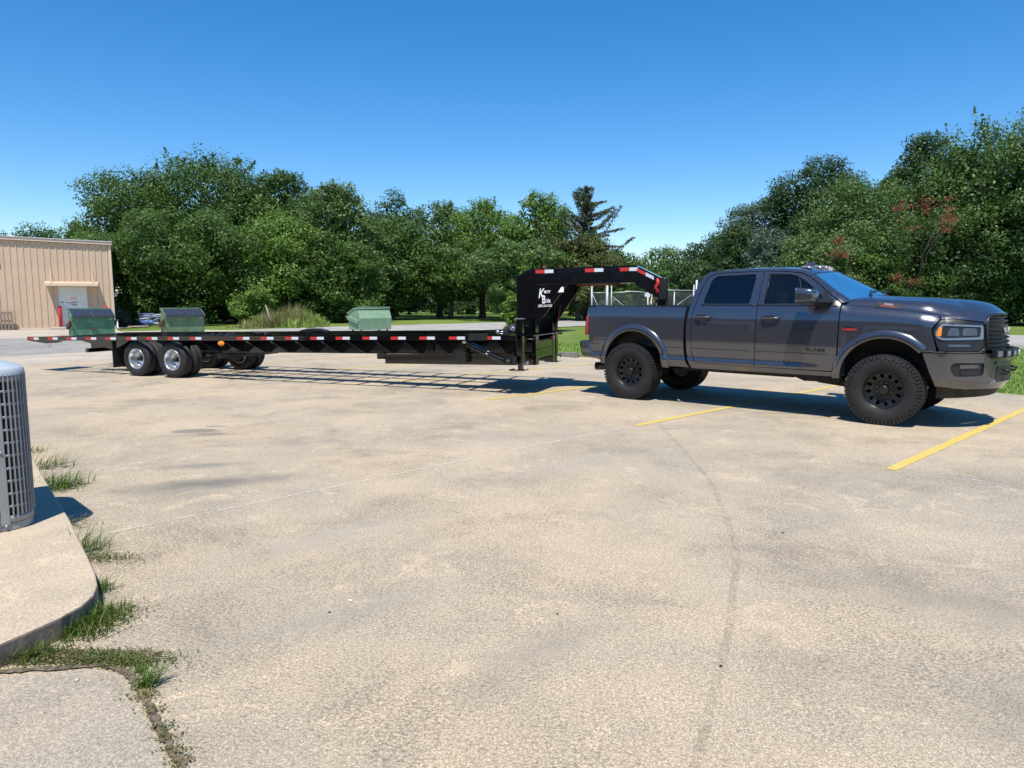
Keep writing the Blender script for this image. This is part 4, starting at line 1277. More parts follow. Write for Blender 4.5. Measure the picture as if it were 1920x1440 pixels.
def flare(side, A, a0, a1, name='fender_flare'):
    ra, rb = .108, .108
    def mp(t, r, inset):          # t degrees along, r 0 outer .. 1 inner
        a = A[2] + ra * (1 - r); b_ = A[3] + rb * (1 - r)
        u = A[0] + a * math.cos(R(t)); z = A[1] + b_ * math.sin(R(t))
        if t < 0 or t > 180: z = A[1] + b_ * math.sin(R(t))
        pr = .010 + .030 * (1 - (1 - min(r * 1.6, 1)) ** 2)
        return SP(u, max(z, .5), pr - inset, side)
    n_, k_ = 46, 8
    vs, fs = [], []
    for i in range(n_ + 1):
        for j in range(k_ + 1):
            vs.append(mp(a0 + (a1 - a0) * i / n_, j / k_, 0))
        vs.append(mp(a0 + (a1 - a0) * i / n_, 1.0, .09)); 
        vs.insert(len(vs) - k_ - 2, mp(a0 + (a1 - a0) * i / n_, 0.0, .03))
    w_ = k_ + 3
    for i in range(n_):
        for j in range(w_ - 1):
            fs.append((i * w_ + j, (i + 1) * w_ + j, (i + 1) * w_ + j + 1, i * w_ + j + 1))
    mb = MB().add(vs, fs, True)
    return mb.build(name, M['paint'], tk)
shell_top = [(1.03, 1.53), (1.06, 1.72), (1.10, 1.86), (1.15, 1.97), (1.23, 2.035), (1.4, 2.055), (1.9, 2.07), (2.35, 2.06), (2.6, 2.035), (2.76, 1.975)]
shell_a = [(2.88, 1.885), (3.0, 1.79), (3.14, 1.68), (3.26, 1.585)]
for sd in (-1, 1):
    bed = [(-.90, 1.508), (-.5, 1.512), (.975, 1.505), (.955, 1.3), (.948, 1.0), (.962, .8), (1.0, .66), (1.05, .585)] + [(.605, .585)] + ell(*AR, 0, 180)[1:-1] + [(-.46, .605), (-.62, .625), (-.74, .70), (-.79, .93), (-.80, 1.005), (-.805, 1.365), (-.93, 1.39)]
    panel('bed_side', bed, skin(sd), M['paint'], tk)
    shell = [(1.10, .575), (1.035, .70), (1.008, .85), (1.0, 1.1), (1.012, 1.35)] + shell_top + shell_a + \
            [(3.205, 1.572), (3.02, 1.725), (2.76, 1.93), (2.62, 1.995), (2.4, 2.018), (1.9, 2.030), (1.36, 2.015), (1.235, 1.96), (1.165, 1.8), (1.125, 1.6), (1.078, 1.4), (1.072, 1.0), (1.09, .80), (1.148, .692), (1.20, .664), (3.2, .646), (3.2, .588), (1.2, .575)]
    panel('cab_shell', shell, skin(sd), M['paint'], tk, step=.04)
    rd_ = [(1.086, 1.4), (1.135, 1.6), (1.175, 1.8), (1.245, 1.95), (1.36, 2.005), (1.9, 2.02), (2.073, 2.022), (2.076, 1.53), (2.078, .66), (1.20, .674), (1.155, .70), (1.10, .805), (1.080, 1.0)]
    hl = rounded([(1.14, 1.325), (1.41, 1.325), (1.41, 1.385), (1.14, 1.385)], .02)
    d = panel('rear_door', rd_, skin(sd), M['paint'], tk, [RW], step=.04)
    panel('window', RW, skin(sd, -.012), M['glassd'], d, step=.08, th=.004)
    fd_ = [(2.085, 2.022), (2.4, 2.008), (2.61, 1.984), (2.75, 1.92), (3.01, 1.715), (3.196, 1.56), (3.202, 1.4), (3.192, .66), (2.087, .66)]
    d2_ = panel('front_door', fd_, skin(sd), M['paint'], tk, [FW], step=.04)
    panel('window', FW, skin(sd, -.012), M['glassf'], d2_, step=.08, th=.004)
    for dd, x_ in ((d, 1.27), (d2_, 2.30)):
        # cupped pull handle
        hb = MB()
        for k in range(11):
            pass
        pts = [SP(x_ - .125, 1.357, .012, sd), SP(x_ - .09, 1.360, .042, sd), SP(x_, 1.362, .048, sd), SP(x_ + .08, 1.360, .042, sd), SP(x_ + .125, 1.355, .012, sd)]
        hb.tube(pts, [.014, .019, .017, .018, .013], 10)
        hb.build('door_handle', M['chrome'] if False else M['paint'], dd)
        cup = rounded([(x_ - .12, 1.325), (x_ + .09, 1.325), (x_ + .09, 1.395), (x_ - .12, 1.395)], .03)
        panel('handle_recess', cup, skin(sd, .002), M['satin'], dd, step=.05, th=.003)
    # belt line weather strip and window frames
    for nm, pr_, xa, xb in (('belt_strip', d, 1.215, 2.07), ('belt_strip', d2_, 2.09, 3.12)):
        mb = MB(); mb.tube([SP(xa + (xb - xa) * i / 12, 1.541, .004, sd) for i in range(13)], .009, 6); mb.build(nm, M['satin'], pr_)
    for win, pr_ in ((RW, d), (FW, d2_)):
        mb = MB(); mb.tube([SP(a, b_, -.006, sd) for a, b_ in win + win[:1]], .007, 5, False); mb.build('window_seal', M['satin'], pr_)
    # division bar and quarter area of the front window
    mb = MB(); mb.tube([SP(2.17, 1.56, 0, sd), SP(2.18, 1.98, 0, sd)], .008, 5); mb.build('window_channel', M['satin'], d2_)
    # lower body crease
    for xa, xb in ((.63, .95), (1.10, 2.07), (2.09, 3.19), (-.74, -.58)):
        mb = MB(); mb.tube([SP(xa + (xb - xa) * i / 10, .884, -.0015, sd) for i in range(11)], .0052, 5); mb.build('body_crease', M['satin'], tk)
    # front fender
    fen = [(3.216, 1.546)] + [(u, efun(u)) for u in (3.4, 3.6, 3.8, 4.0, 4.2, 4.36)] + [(4.385, 1.385), (4.30, 1.27), (4.295, 1.22), (4.325, 1.12), (4.365, .972), (4.20, .966)] + \
          [p for p in ell(*AF, 0, 180) if not (p[0] > 4.1 and p[1] < .955)][0:] + [(3.235, .592), (3.212, .592), (3.214, 1.0)]
    panel('front_fender', fen, skin(sd), M['paint'], tk)
    flare(sd, AR, -4, 184); flare(sd, AF, 42, 183)
    # tail lamp
    tl = rounded([(-.815, 1.02), (-1.0, 1.03), (-1.02, 1.355), (-.815, 1.352)], .03)
    l = panel('tail_lamp', tl, skin(sd, .006), M['redlens'], tk, step=.04)
    panel('lamp_bezel', rounded([(-.96, 1.08), (-1.01, 1.08), (-1.01, 1.32), (-.96, 1.32)], .02), skin(sd, .010), M['satin'], l, step=.04)
    panel('reverse_lens', rounded([(-.90, 1.14), (-.95, 1.14), (-.95, 1.18), (-.90, 1.18)], .01), skin(sd, .010), M['lampgrey'], l, step=.04)
    # rear bumper corner
    mb = MB(); mb.prism([(-1.0, .925), (-.80, .93), (-.665, .635), (-.90, .65), (-.97, .74)], sd * .56, sd * 1.0, 'XZ'); mb.build('rear_bumper', M['paint'], tk, .035)
    # headlamp
    HLo = rounded([(4.305, 1.235), (4.395, 1.368), (4.55, 1.378), (gl_u - .01, 1.335), (gl_u - .01, 1.05), (gl_u - .12, .985), (4.45, .985), (4.385, 1.0), (4.335, 1.14)], .03)
    h = panel('headlight', HLo, skin(sd, -.006), M['satin'], tk, step=.04)
    g1 = gl_u - .04
    ub = rounded([(4.40, 1.318), (g1, 1.30), (g1, 1.13), (4.42, 1.118), (4.345, 1.15), (4.335, 1.215)], .03)
    ib = rounded([(4.42, 1.296), (g1 - .03, 1.28), (g1 - .05, 1.158), (4.43, 1.142), (4.375, 1.165), (4.37, 1.21)], .02)
    panel('light_guide', ub, skin(sd, .004), M['drl'], h, [ib], step=.04, th=.012)
    panel('turn_lens', rounded([(4.348, 1.17), (4.405, 1.165), (4.41, 1.28), (4.378, 1.28)], .015), skin(sd, .008), M['amber'], h, step=.04, th=.012)
    for ua, ubb in ((4.47, .64), (4.66, .8)):
        pass
    panel('projector', rounded([(4.47, 1.17), (4.62, 1.17), (4.60, 1.27), (4.50, 1.27)], .03), skin(sd, -.002), M['lampgrey'], h, step=.04, th=.006)
    panel('projector', rounded([(4.65, 1.175), (4.86, 1.178), (4.84, 1.265), (4.66, 1.268)], .03), skin(sd, -.002), M['lampgrey'], h, step=.04, th=.006)
    panel('lower_lens', rounded([(4.49, 1.035), (4.76, 1.04), (4.74, 1.068), (4.48, 1.068)], .012), skin(sd, .002), M['lampgrey'], h, step=.04, th=.006)
    # strip of fascia below the lamp, and bumper with fog lamp
    fas = [(4.375, .972), (4.39, .992), (4.47, .978), (gl_u - .12, .976), (gl_u + .0, 1.04), (gl_u + .015, .962), (4.3, .962)]
    panel('fascia', fas, skin(sd, -.002), M['paint'], tk, step=.04)
    fogh = rounded([(4.56, .675), (4.92, .685), (4.93, .845), (4.55, .845), (4.51, .78)], .04)
    inth = rounded([(u_at_y(.50), .60), (UC + .0, .60), (UC + .0, .80), (u_at_y(.50), .80)], .0001, 1)
    bmp = [(4.215, .955), (4.23, .905), (4.30, .72), (4.375, .545), (4.8, .52), (UC, .505), (UC, .955)]
    bp_ = panel('front_bumper', bmp, bskin(sd), M['paint'], tk, [fogh], step=.05, th=.05)
    panel('fog_lamp_bezel', fogh, bskin(sd, -.02), M['satin'], bp_, step=.05)
    panel('fog_lamp', rounded([(4.62, .775), (4.86, .78), (4.85, .82), (4.62, .82)], .012), bskin(sd, -.006), M['lampgrey'], bp_, step=.05)
    panel('fog_lamp', rounded([(4.64, .69), (4.84, .695), (4.84, .745), (4.63, .745)], .012), bskin(sd, -.010), M['satin'], bp_, step=.05)
    panel('lower_intake', rounded([(u_at_y(.47), .605), (UC, .60), (UC, .80), (u_at_y(.47) + .02, .80)], .012), bskin(sd, .004), M['blackp'], bp_, step=.05, th=.003)
    panel('skid_trim', rounded([(u_at_y(.55), .575), (UC, .565), (UC, .60), (u_at_y(.44), .602), (u_at_y(.50), .635)], .012), bskin(sd, .012), M['drl'], bp_, step=.05, th=.01)
    panel('upper_trim', rounded([(u_at_y(.50), .815), (UC, .815), (UC, .862), (u_at_y(.48), .862)], .012), bskin(sd, .010), M['lampgrey'], bp_, step=.05, th=.01)
    dam = [(4.40, .535), (4.8, .51), (UC, .495), (UC, .42), (4.8, .40), (4.405, .385)]
    panel('air_dam', dam, bskin(sd, -.045), M['under'], tk, step=.06)
    # nose panel: body colour between lamp, grille and bonnet
    nose = [(4.40, 1.374), (4.55, 1.384), (gl_u - .02, 1.343), (gl_u - .004, 1.30), (gl_u + .012, 1.32), (gl_u + .06, 1.415), (gl_u + .13, 1.437), (UC, 1.441), (UC, 1.452)] + [(u, efun(u) + .004) for u in (5.4, 5.2, 5.0, 4.8, 4.6, 4.5, 4.4)]
    panel('nose_panel', [(min(a_, UC), b2) for a_, b2 in nose], skin(sd, .004), M['paint'], tk, step=.03)
    # grille half with bars
    gr_ = rounded([(gl_u, 1.0), (gl_u + .01, 1.30), (gl_u + .06, 1.40), (gl_u + .12, 1.42), (UC, 1.425), (UC, .985)], .02)
    gq = panel('grille', gr_, skin(sd, -.03), M['blackp'], tk, step=.05)
    for k in range(8):
        z = 1.035 + .052 * k
        ua = gl_u + .02 + (.05 if z > 1.33 else 0)
        mb = MB()
        for i in range(15):
            u = ua + (UC - ua) * i / 14
            mb.v.append(tuple(SP(u, z - .016, -.004, sd))); mb.v.append(tuple(SP(u, z + .004, .016, sd))); mb.v.append(tuple(SP(u, z + .014, -.006, sd)))
            if i:
                b0 = 3 * (i - 1)
                for q in ((b0, b0 + 1, b0 + 4, b0 + 3), (b0 + 1, b0 + 2, b0 + 5, b0 + 4)): mb.f.append(q); mb.sm.append(False)
        mb.build('grille_bar', M['satin'], gq)
    mb = MB(); mb.tube([SP(gl_u + .005, 1.0, .01, sd), SP(gl_u + .012, 1.30, .01, sd), SP(gl_u + .07, 1.405, .01, sd), SP(gl_u + .16, 1.428, .01, sd), SP(UC - .2, 1.434, .01, sd), SP(UC, 1.434, .01, sd)], .014, 8); mb.build('grille_frame', M['satin'], gq)
# nose strip between lamps, grille and bonnet
def CS(u):
    """spine point opposite boundary u"""
    xb = plan(u)[0]
    xs = xb if u < 4.1 else 4.1 + (min(u, UC) - 4.1) / (UC - 4.1) * .50
    return xs
ZCX, ZCZ = _sm([3.1, 3.5, 3.8, 4.1, 4.35, 4.5, 4.62, 4.7], [1.68, 1.672, 1.664, 1.650, 1.630, 1.612, 1.59, 1.57])
def HP(u, r, inset, sd):
    e = efun(u)
    B = SP(u, e, 0, sd)
    xs = CS(u); zc = float(np.interp(xs, ZCX, ZCZ))
    kf = min(max((u - 4.25) / .5, 0), 1)
    f = 1 - (1 - r) ** (3.6 - 1.2 * kf)
    g = r ** (1.6 - .6 * kf)
    x = B.x + (xs - B.x) * g
    y = B.y * (1 - g)
    z = e + (zc - e) * f
    # shallow sculpted channel either side of the raised centre
    z -= .010 * math.exp(-((r - .42) / .10) ** 2) * min(max((u - 3.4) / .3, 0), 1) * (1 if u < 4.6 else max(0, 1 - (u - 4.6) / .3))
    p = Vector((x, y, z))
    if inset: p.z -= inset
    return p
def cowl_u(r): return 3.235 + .34 * (1 - (1 - r) ** 1.6)
def hood_grid(name, r0, r1, sd, nr, u0f, u1, m):
    nu = 60
    vs, fs = [], []
    for i in range(nu + 1):
        for j in range(nr + 1):
            r = r0 + (r1 - r0) * j / nr
            u0 = u0f(r)
            u = u0 + (u1 - u0) * i / nu
            vs.append(HP(u, r, 0, sd))
    for i in range(nu):
        for j in range(nr):
            a = i * (nr + 1) + j
            fs.append((a, a + 1, a + nr + 2, a + nr + 1))
    return vs, fs
for sd in (-1, 1):
    v_, f_ = hood_grid('fender_top', 0.0, .03, sd, 2, lambda r: 3.216, UC, M['paint'])
    mb = MB().add(v_, f_, True); o = mb.build('fender_top', M['paint'], tk)
mb = MB()
vs, fs = [], []
nr, nu = 26, 64
cols = [(-1, .036 + (1 - .036) * (j / nr) ** 1.3) for j in range(nr + 1)] + [(1, .036 + (1 - .036) * ((nr - 1 - j) / nr) ** 1.3) for j in range(nr)]
for i in range(nu + 1):
    for sd, r in cols:
        u0 = cowl_u(r); u = u0 + (UC - u0) * i / nu
        vs.append(HP(u, r, 0, sd))
w_ = len(cols)
for i in range(nu):
    for j in range(w_ - 1):
        a = i * w_ + j
        fs.append((a, a + 1, a + w_ + 1, a + w_))
hood = MB().add(vs, fs, True).build('hood', M['paint'], tk)
sm = hood.modifiers.new('thick', 'SOLIDIFY'); sm.thickness = .012; sm.offset = -1
# roof and windshield span between the two cab shells
def edge_pts(tab, n=1):
    return dens(tab + tab[-1:], .04)
RT = [shell_top[i] for i in range(2, len(shell_top))]
def interp_tab(tab, t):
    L = [0]
    for i in range(1, len(tab)): L.append(L[-1] + math.dist(tab[i], tab[i - 1]))
    d = t * L[-1]
    return float(np.interp(d, L, [p[0] for p in tab])), float(np.interp(d, L, [p[1] for p in tab]))
def span(name, tab, bow, crown, t0, t1, m, n1=30, n2=26, pw=2.2, parent=None, lift=0.0, smooth=True, y0=-1, y1=1):
    vs, fs = [], []
    for i in range(n1 + 1):
        s_ = t0 + (t1 - t0) * i / n1
        a, b_ = interp_tab(tab, s_)
        E = SP(a, b_, 0, -1)
        for j in range(n2 + 1):
            t = y0 + (y1 - y0) * j / n2
            k = 1 - abs(t) ** pw
            vs.append((E.x + bow(s_) * (1 - t * t), -E.y * t, E.z + crown(s_) * k + lift))
    for i in range(n1):
        for j in range(n2):
            a = i * (n2 + 1) + j
            fs.append((a, a + n2 + 1, a + n2 + 2, a + 1))
    return MB().add(vs, fs, smooth).build(name, m, parent or tk)
span('roof', RT, lambda s_: -.02 + .12 * s_ ** 3, lambda s_: .03 + .015 * s_, 0, 1, M['paint'])
WT = [shell_top[-1]] + shell_a
wbow = lambda s_: .10 + .20 * s_; wcr = lambda s_: .045 + .035 * s_
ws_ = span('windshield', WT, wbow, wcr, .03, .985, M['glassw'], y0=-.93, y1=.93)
for a, b_ in ((-1, -.93), (.93, 1)): span('pillar', WT, wbow, wcr, 0, 1, M['paint'], y0=a, y1=b_, n2=3)
span('windshield_seal', WT, wbow, wcr, 0, .035, M['satin'], y0=-.93, y1=.93, n1=2, lift=.001)
span('windshield_seal', WT, wbow, wcr, .96, 1.03, M['satin'], y0=-.94, y1=.94, n1=2, lift=.0015)
# cowl
vs, fs = [], []
for j in range(21):
    t = -1 + 2 * j / 20
    a, b_ = interp_tab(WT, .97); E = SP(a, b_, 0, -1)
    p = Vector((E.x + wbow(1) * (1 - t * t), -E.y * t, E.z + wcr(1) * (1 - abs(t) ** 2.2) - .01))
    vs += [p, p + Vector((.10, 0, -.03)), p + Vector((.16, 0, -.05))]
for j in range(20):
    for k in range(2): fs.append((3 * j + k, 3 * j + k + 1, 3 * j + k + 4, 3 * j + k + 3))
MB().add(vs, fs, True).build('cowl', M['satin'], tk)
for y0_ in (-.62, .12):
    mb = MB(); mb.tube([(3.50 + .0, y0_, 1.675), (3.42, y0_ + .25, 1.735), (3.44, y0_ + .52, 1.73)], [.014, .010, .008], 6); mb.build('wiper', M['satin'], tk)
# roof furniture
mb = MB(); mb.add([(2.38, -.03, 2.09), (2.64, -.008, 2.085), (2.64, .008, 2.085), (2.38, .03, 2.09), (2.45, 0, 2.17), (2.51, 0, 2.175), (2.40, 0, 2.13)], [(0, 1, 5, 4, 6), (3, 6, 4, 5, 2), (1, 2, 5), (0, 6, 3), (0, 3, 2, 1)]); mb.build('antenna_fin', M['paint'], tk)
for y0_, x0_ in ((-.5, 2.60), (-.22, 2.66), (0, 2.68), (.22, 2.66), (.5, 2.60)):
    zz = 2.083 - .06 * abs(y0_) ** 2
    mb = MB()
    vs = []
    for k, (sx, sy, sz) in enumerate(((.085, .05, 0), (.07, .042, .018), (.03, .022, .03))):
        for i in range(12):
            a = 2 * math.pi * i / 12
            vs.append((x0_ + sx * math.cos(a), y0_ + sy * math.sin(a), zz + sz))
    fs = [(k * 12 + i, k * 12 + (i + 1) % 12, (k + 1) * 12 + (i + 1) % 12, (k + 1) * 12 + i) for k in range(2) for i in range(12)] + [tuple(range(24, 36))]
    mb.add(vs, fs, True); mb.build('clearance_lamp', M['smoke'], tk)
# back of the cab
vs, fs = [], []
tabb = [(1.03, 1.45), (1.03, 1.53), (1.06, 1.72), (1.10, 1.86)]
for i, (a, b_) in enumerate(tabb):
    E = SP(a, b_, 0, -1)
    for j in range(9):
        t = -1 + 2 * j / 8; vs.append((E.x - .04 * (1 - t ** 4), -E.y * t, E.z))
for i in range(3):
    for j in range(8): a = i * 9 + j; fs.append((a, a + 1, a + 10, a + 9))
MB().add(vs, fs, True).build('cab_back', M['paint'], tk)
MB().bx(.975, .99, -.62, .62, 1.56, 1.84).build('rear_window', M['glassd'], tk)
# bed: rails, floor, inner walls, tailgate
for sd in (-1, 1):
    mb = MB(); mb.bx(-.86, .96, sd * .935, sd * .80, 1.505, 1.525); mb.build('bed_rail', M['satin'], tk, .006)
    mb = MB(); mb.bx(-.86, .96, sd * .82, sd * .80, .9, 1.51); mb.build('bed_inner_wall', M['satin'], tk)
    mb = MB(); mb.bx(-.5, .55, sd * .82, sd * .6, .9, 1.12); mb.build('wheel_tub', M['satin'], tk, .03)
mb = MB(); mb.bx(-.86, .96, -.82, .82, .86, .9); mb.build('bed_floor', M['satin'], tk)
mb = MB(); mb.bx(.94, .97, -.9, .9, .6, 1.51); mb.build('bed_front_wall', M['paint'], tk)
mb = MB(); mb.bx(-.935, -.87, -.80, .80, .95, 1.515); mb.build('tailgate', M['paint'], tk, .015)
mb = MB(); mb.bx(-.3, .3, -.62, .62, .9, .98); mb.bx(-.07, .27, -.1, .1, .98, 1.1); mb.build('hitch_mount', M['satin'], tk, .01)
# inner structure (dark)
mb = MB(); mb.bx(1.04, 3.28, -.90, .90, .60, 1.42); mb.build('cabin_tub', M['seat'], tk)
mb = MB(); mb.bx(2.95, 3.35, -.82, .82, 1.42, 1.60); mb.build('dashboard', M['seat'], tk, .05)
for x_, y_ in ((2.25, -.42), (2.25, .42), (1.35, -.45), (1.35, .45)):
    mb = MB(); mb.bx(x_ - .02, x_ + .14, y_ - .24, y_ + .24, 1.40, 1.76); mb.bx(x_, x_ + .1, y_ - .13, y_ + .13, 1.77, 1.92); mb.build('seat', M['seat'], tk, .04)
mb = MB(); mb.tube([(2.88 + .05 * math.sin(a), .42 + .18 * math.cos(a), 1.55 + .17 * math.sin(a)) for a in [2 * math.pi * i / 20 for i in range(21)]], .014, 6, False); mb.build('steering_wheel', M['satin'], tk)
mb = MB(); mb.bx(3.3, 4.55, -.60, .60, .62, 1.36); mb.build('engine_block', M['under'], tk)
mb = MB(); mb.bx(3.28, 4.50, -.86, .86, 1.28, 1.33); mb.build('inner_wing', M['under'], tk)
mb = MB(); mb.bx(-.85, .95, -.60, .60, .60, .86); mb.build('bed_underside', M['under'], tk)
for sd in (-1, 1):
    mb = MB(); mb.bx(-.8, 4.6, sd * .50 - .05, sd * .50 + .05, .58, .74); mb.build('frame_rail', M['under'], tk)
    for cx in (.0, 3.79):
        A = AR if cx < 1 else AF
        vs, fs = [], []
        for i in range(25):
            a = math.pi * i / 24
            for y_ in (.93, .50): vs.append((A[0] + (A[2] + .03) * math.cos(a), sd * y_, A[1] + (A[3] + .03) * math.sin(a)))
        for i in range(24): fs.append((2 * i, 2 * i + 1, 2 * i + 3, 2 * i + 2))
        mb = MB().add(vs, fs, True); mb.bx(A[0] - .55, A[0] + .55, sd * .50, sd * .48, .60, 1.15); mb.build('wheel_liner', M['under'], tk)
    # rocker underside and step-less sill
    mb = MB(); mb.bx(1.12, 3.2, sd * .93, sd * .6, .565, .60); mb.build('sill', M['under'], tk)
    mb = MB(); mb.bx(1.35, 2.6, sd * .84, sd * .60, .525, .57); mb.prism([(2.55, .565), (3.25, .565), (3.2, .50), (2.75, .49)], sd * .6, sd * .85, 'XZ'); mb.build('underbody_bracket', M['under'], tk)
    mb = MB(); mb.bar((2.85, sd * .55, .50), (3.75, sd * .62, .42), .06, .09); mb.build('control_arm', M['under'], tk)
    mb = MB(); mb.tube([(3.78, sd * .56, .55), (3.74, sd * .52, 1.1)], .045, 10); mb.tube([(0.1, sd * .56, .45), (.2, sd * .5, .95)], .03, 8); mb.build('shock_absorber', M['galv'], tk)
    mb = MB(); mb.tube([(-.62, sd * .55, .62), (-.3, sd * .55, .52), (0, sd * .55, .47), (.3, sd * .55, .52), (.75, sd * .55, .62)], .03, 8); mb.build('leaf_spring', M['under'], tk)
for ax in (0, 3.79):
    mb = MB(); mb.tube([(ax, -.75, .455), (ax, .75, .455)], .055, 12); mb.lathe([(0, -.17), (.14, -.12), (.17, 0), (.14, .12), (0, .17)], 18, 'X', (ax, 0 if ax == 0 else .25, .455)); mb.build('axle', M['under'], tk)
mb = MB(); mb.tube([(.1, 0, .48), (2.2, 0, .66)], .05, 10); mb.bx(1.9, 3.2, -.25, .25, .52, .8); mb.tube([(2.6, .3, .55), (1.2, .42, .56), (.5, .3, .66)], .04, 8); mb.build('driveline', M['under'], tk)
mb = MB(); mb.bx(.75, 1.2, -.6, -.35, .50, .62); mb.build('fuel_tank_strap', M['under'], tk)
M['tip'] = mat('black exhaust tip', (0.05, 0.045, 0.05), 0.25, .8)
mb = MB(); mb.tube([(-.50, -.62, .50), (-.84, -.70, .475)], .068, 20, False); mb.lathe([(0, 0), (.066, 0)], 20, 'X', (-.56, -.64, .495)); o = mb.build('exhaust_tip', M['tip'], tk); so = o.modifiers.new('t', 'SOLIDIFY'); so.thickness = .006
# licence and hitch at the rear
mb = MB(); mb.bx(-1.02, -.86, -.6, .6, .66, .72); mb.build('hitch_bar', M['under'], tk)
# light bar over the bumper
for sd in (-1, 1):
    mb = MB(); mb.tube([SP(u_at_y(.54) + (UC - u_at_y(.54)) * i / 6, .905, .065, sd) for i in range(7)], .012, 6); mb.build('light_bar_bracket', M['satin'], tk)
    for y_ in (.52, .36, .20, .05):
        u_ = u_at_y(y_); nn2 = plan_n(u_); a_ = math.atan2(nn2[1], nn2[0]) * sd
        p = SP(u_, .955, .075, sd)
        l = MB().bx(-.03, .035, -.058, .058, -.048, .048).build('light_pod', M['satin'], tk, .006, p, (0, 0, a_))
        MB().bx(.036, .041, -.042, .042, -.034, .034).build('lens', M['drl'], l)
        MB().tube([(.04, 0, 0), (.05, 0, 0)], .018, 10).build('bulb', M['chrome'], l)
for sd in (-1, 1):
    mb = MB(); mb.tube([(4.85, sd * .36, .70), (5.04, sd * .36, .70), (5.06, sd * .36, .735), (4.99, sd * .36, .75)], .016, 8); mb.build('tow_hook', M['satin'], tk)
# mirrors
for sd in (-1, 1):
    mr = MB()
    # head: a loft of rounded rectangles along x (front of head bulges)
    vs, fs = [], []
    secs = [(2.74, .010, 1.0), (2.76, .0, 1.0), (2.84, .0, .99), (2.93, -.004, .93), (2.98, -.01, .72), (2.995, -.012, .4)]
    ring = rrect(.13, .125, .05, 4)
    for x_, dz, sc in secs:
        for a, b_ in ring: vs.append((x_, sd * (1.20 + a * sc), 1.66 + dz + b_ * sc * .86))
    n_ = len(ring)
    for i in range(len(secs) - 1):
        for j in range(n_): fs.append((i * n_ + j, i * n_ + (j + 1) % n_, (i + 1) * n_ + (j + 1) % n_, (i + 1) * n_ + j))
    fs.append(tuple((len(secs) - 1) * n_ + j for j in range(n_)))
    mr.add(vs, fs, True); hd = mr.build('mirror_head', M['paint'], tk)
    mb = MB(); mb.bx(2.738, 2.745, sd * 1.085, sd * 1.315, 1.565, 1.76); mb.build('mirror_glass', M['chrome'], hd)
    mb = MB(); mb.prism([(2.75, 1.555), (2.99, 1.57), (2.99, 1.605), (2.75, 1.59)], sd * 1.07, sd * 1.335, 'XZ'); mb.build('mirror_base_trim', M['satin'], hd, .01)
    mb = MB(); mb.add([(2.86, sd * 1.10, 1.56), (3.0, sd * 1.10, 1.575), (3.12, sd * .93, 1.575), (2.93, sd * .93, 1.52), (2.86, sd * 1.10, 1.605), (2.99, sd * 1.10, 1.61), (3.11, sd * .93, 1.64), (2.93, sd * .93, 1.62)],
                       [(0, 1, 2, 3), (4, 7, 6, 5), (0, 4, 5, 1), (1, 5, 6, 2), (2, 6, 7, 3), (3, 7, 4, 0)]); mb.build('mirror_arm', M['satin'], tk, .01)
    panel('mirror_sail', rounded([(2.93, 1.545), (3.17, 1.53), (3.10, 1.62), (2.97, 1.76)], .015), skin(sd, .012), M['satin'], tk, step=.05)
# badges
def badge(txt, size, u, z, sd, m, parent, sx=1.0, ex=.006, shear=0):
    me = text_mesh(txt, size, .002, True, shear, sx)
    me.materials.append(m)
    p = SP(u, z, ex, sd)
    o = link('lettering', me, None, parent, p)
    t = (SP(u + .05, z, 0, sd) - SP(u - .05, z, 0, sd)).normalized(); v = (SP(u, z + .02, 0, sd) - SP(u, z - .02, 0, sd)).normalized()
    if sd > 0: t = -t
    nrm_ = t.cross(v).normalized(); v = nrm_.cross(t)
    o.rotation_euler = Matrix((t, v, nrm_)).transposed().to_euler()
    return o
for sd in (-1, 1):
    badge('RAM', .072, 2.925, .935, sd, M['blackp'], tk, 1.75)
    badge('CUMMINS', .042, 3.345, 1.222, sd, M['redbadge'], tk, 1.0)
    badge('TURBO DIESEL', .022, 3.345, 1.262, sd, M['blackp'], tk, .8)
for ch_, y_ in (('R', -.165), ('A', 0), ('M', .17)):
    me = text_mesh(ch_, .13, .006, True, 0, 1.35); me.materials.append(M['galv'])
    u_ = u_at_y(abs(y_)) if y_ else UC
    p = SP(u_, 1.215, .012, -1 if y_ <= 0 else 1)
    o = link('lettering', me, None, tk, p); nn2 = plan_n(u_); o.rotation_euler = (R(90 - 5), 0, R(90) + (math.atan2(nn2[1], nn2[0]) * (-1 if y_ < 0 else 1) if y_ else 0))
# bonnet badge: black capsule let into the bonnet side, with two lines of lettering
for sd in (-1, 1):
    c0 = HP(3.77, .10, 0, sd); tx = (HP(3.87, .10, 0, sd) - HP(3.67, .10, 0, sd)).normalized(); ty = (HP(3.77, .13, 0, sd) - HP(3.77, .07, 0, sd)).normalized()
    if sd > 0: tx = -tx
    nz_ = tx.cross(ty).normalized(); ty = nz_.cross(tx)
    Rm = Matrix((tx, ty, nz_)).transposed()
    bb = MB(); bb.prism(rrect(.155, .036, .033, 6), -.004, .006, 'XY'); b1 = bb.build('hood_badge', M['satin'], tk, .003, c0, Rm.to_euler())
    bb = MB(); n_ = 28; o1, o2 = rrect(.162, .043, .04, 6), rrect(.154, .035, .033, 6)
    bb.add([(a, b_, .004) for a, b_ in o1] + [(a, b_, .009) for a, b_ in o2], [(i, (i + 1) % n_, n_ + (i + 1) % n_, n_ + i) for i in range(n_)]); bb.build('badge_rim', M['lampgrey'], b1)
    me = text_mesh('2500', .036, .001, True, 0, 1.5); me.materials.append(M['galv']); link('lettering', me, None, b1, (0, .012, .0075))
    me = text_mesh('HEAVY DUTY', .026, .001, True, 0, 1.15); me.materials.append(M['redbadge']); link('lettering', me, None, b1, (0, -.017, .0075))

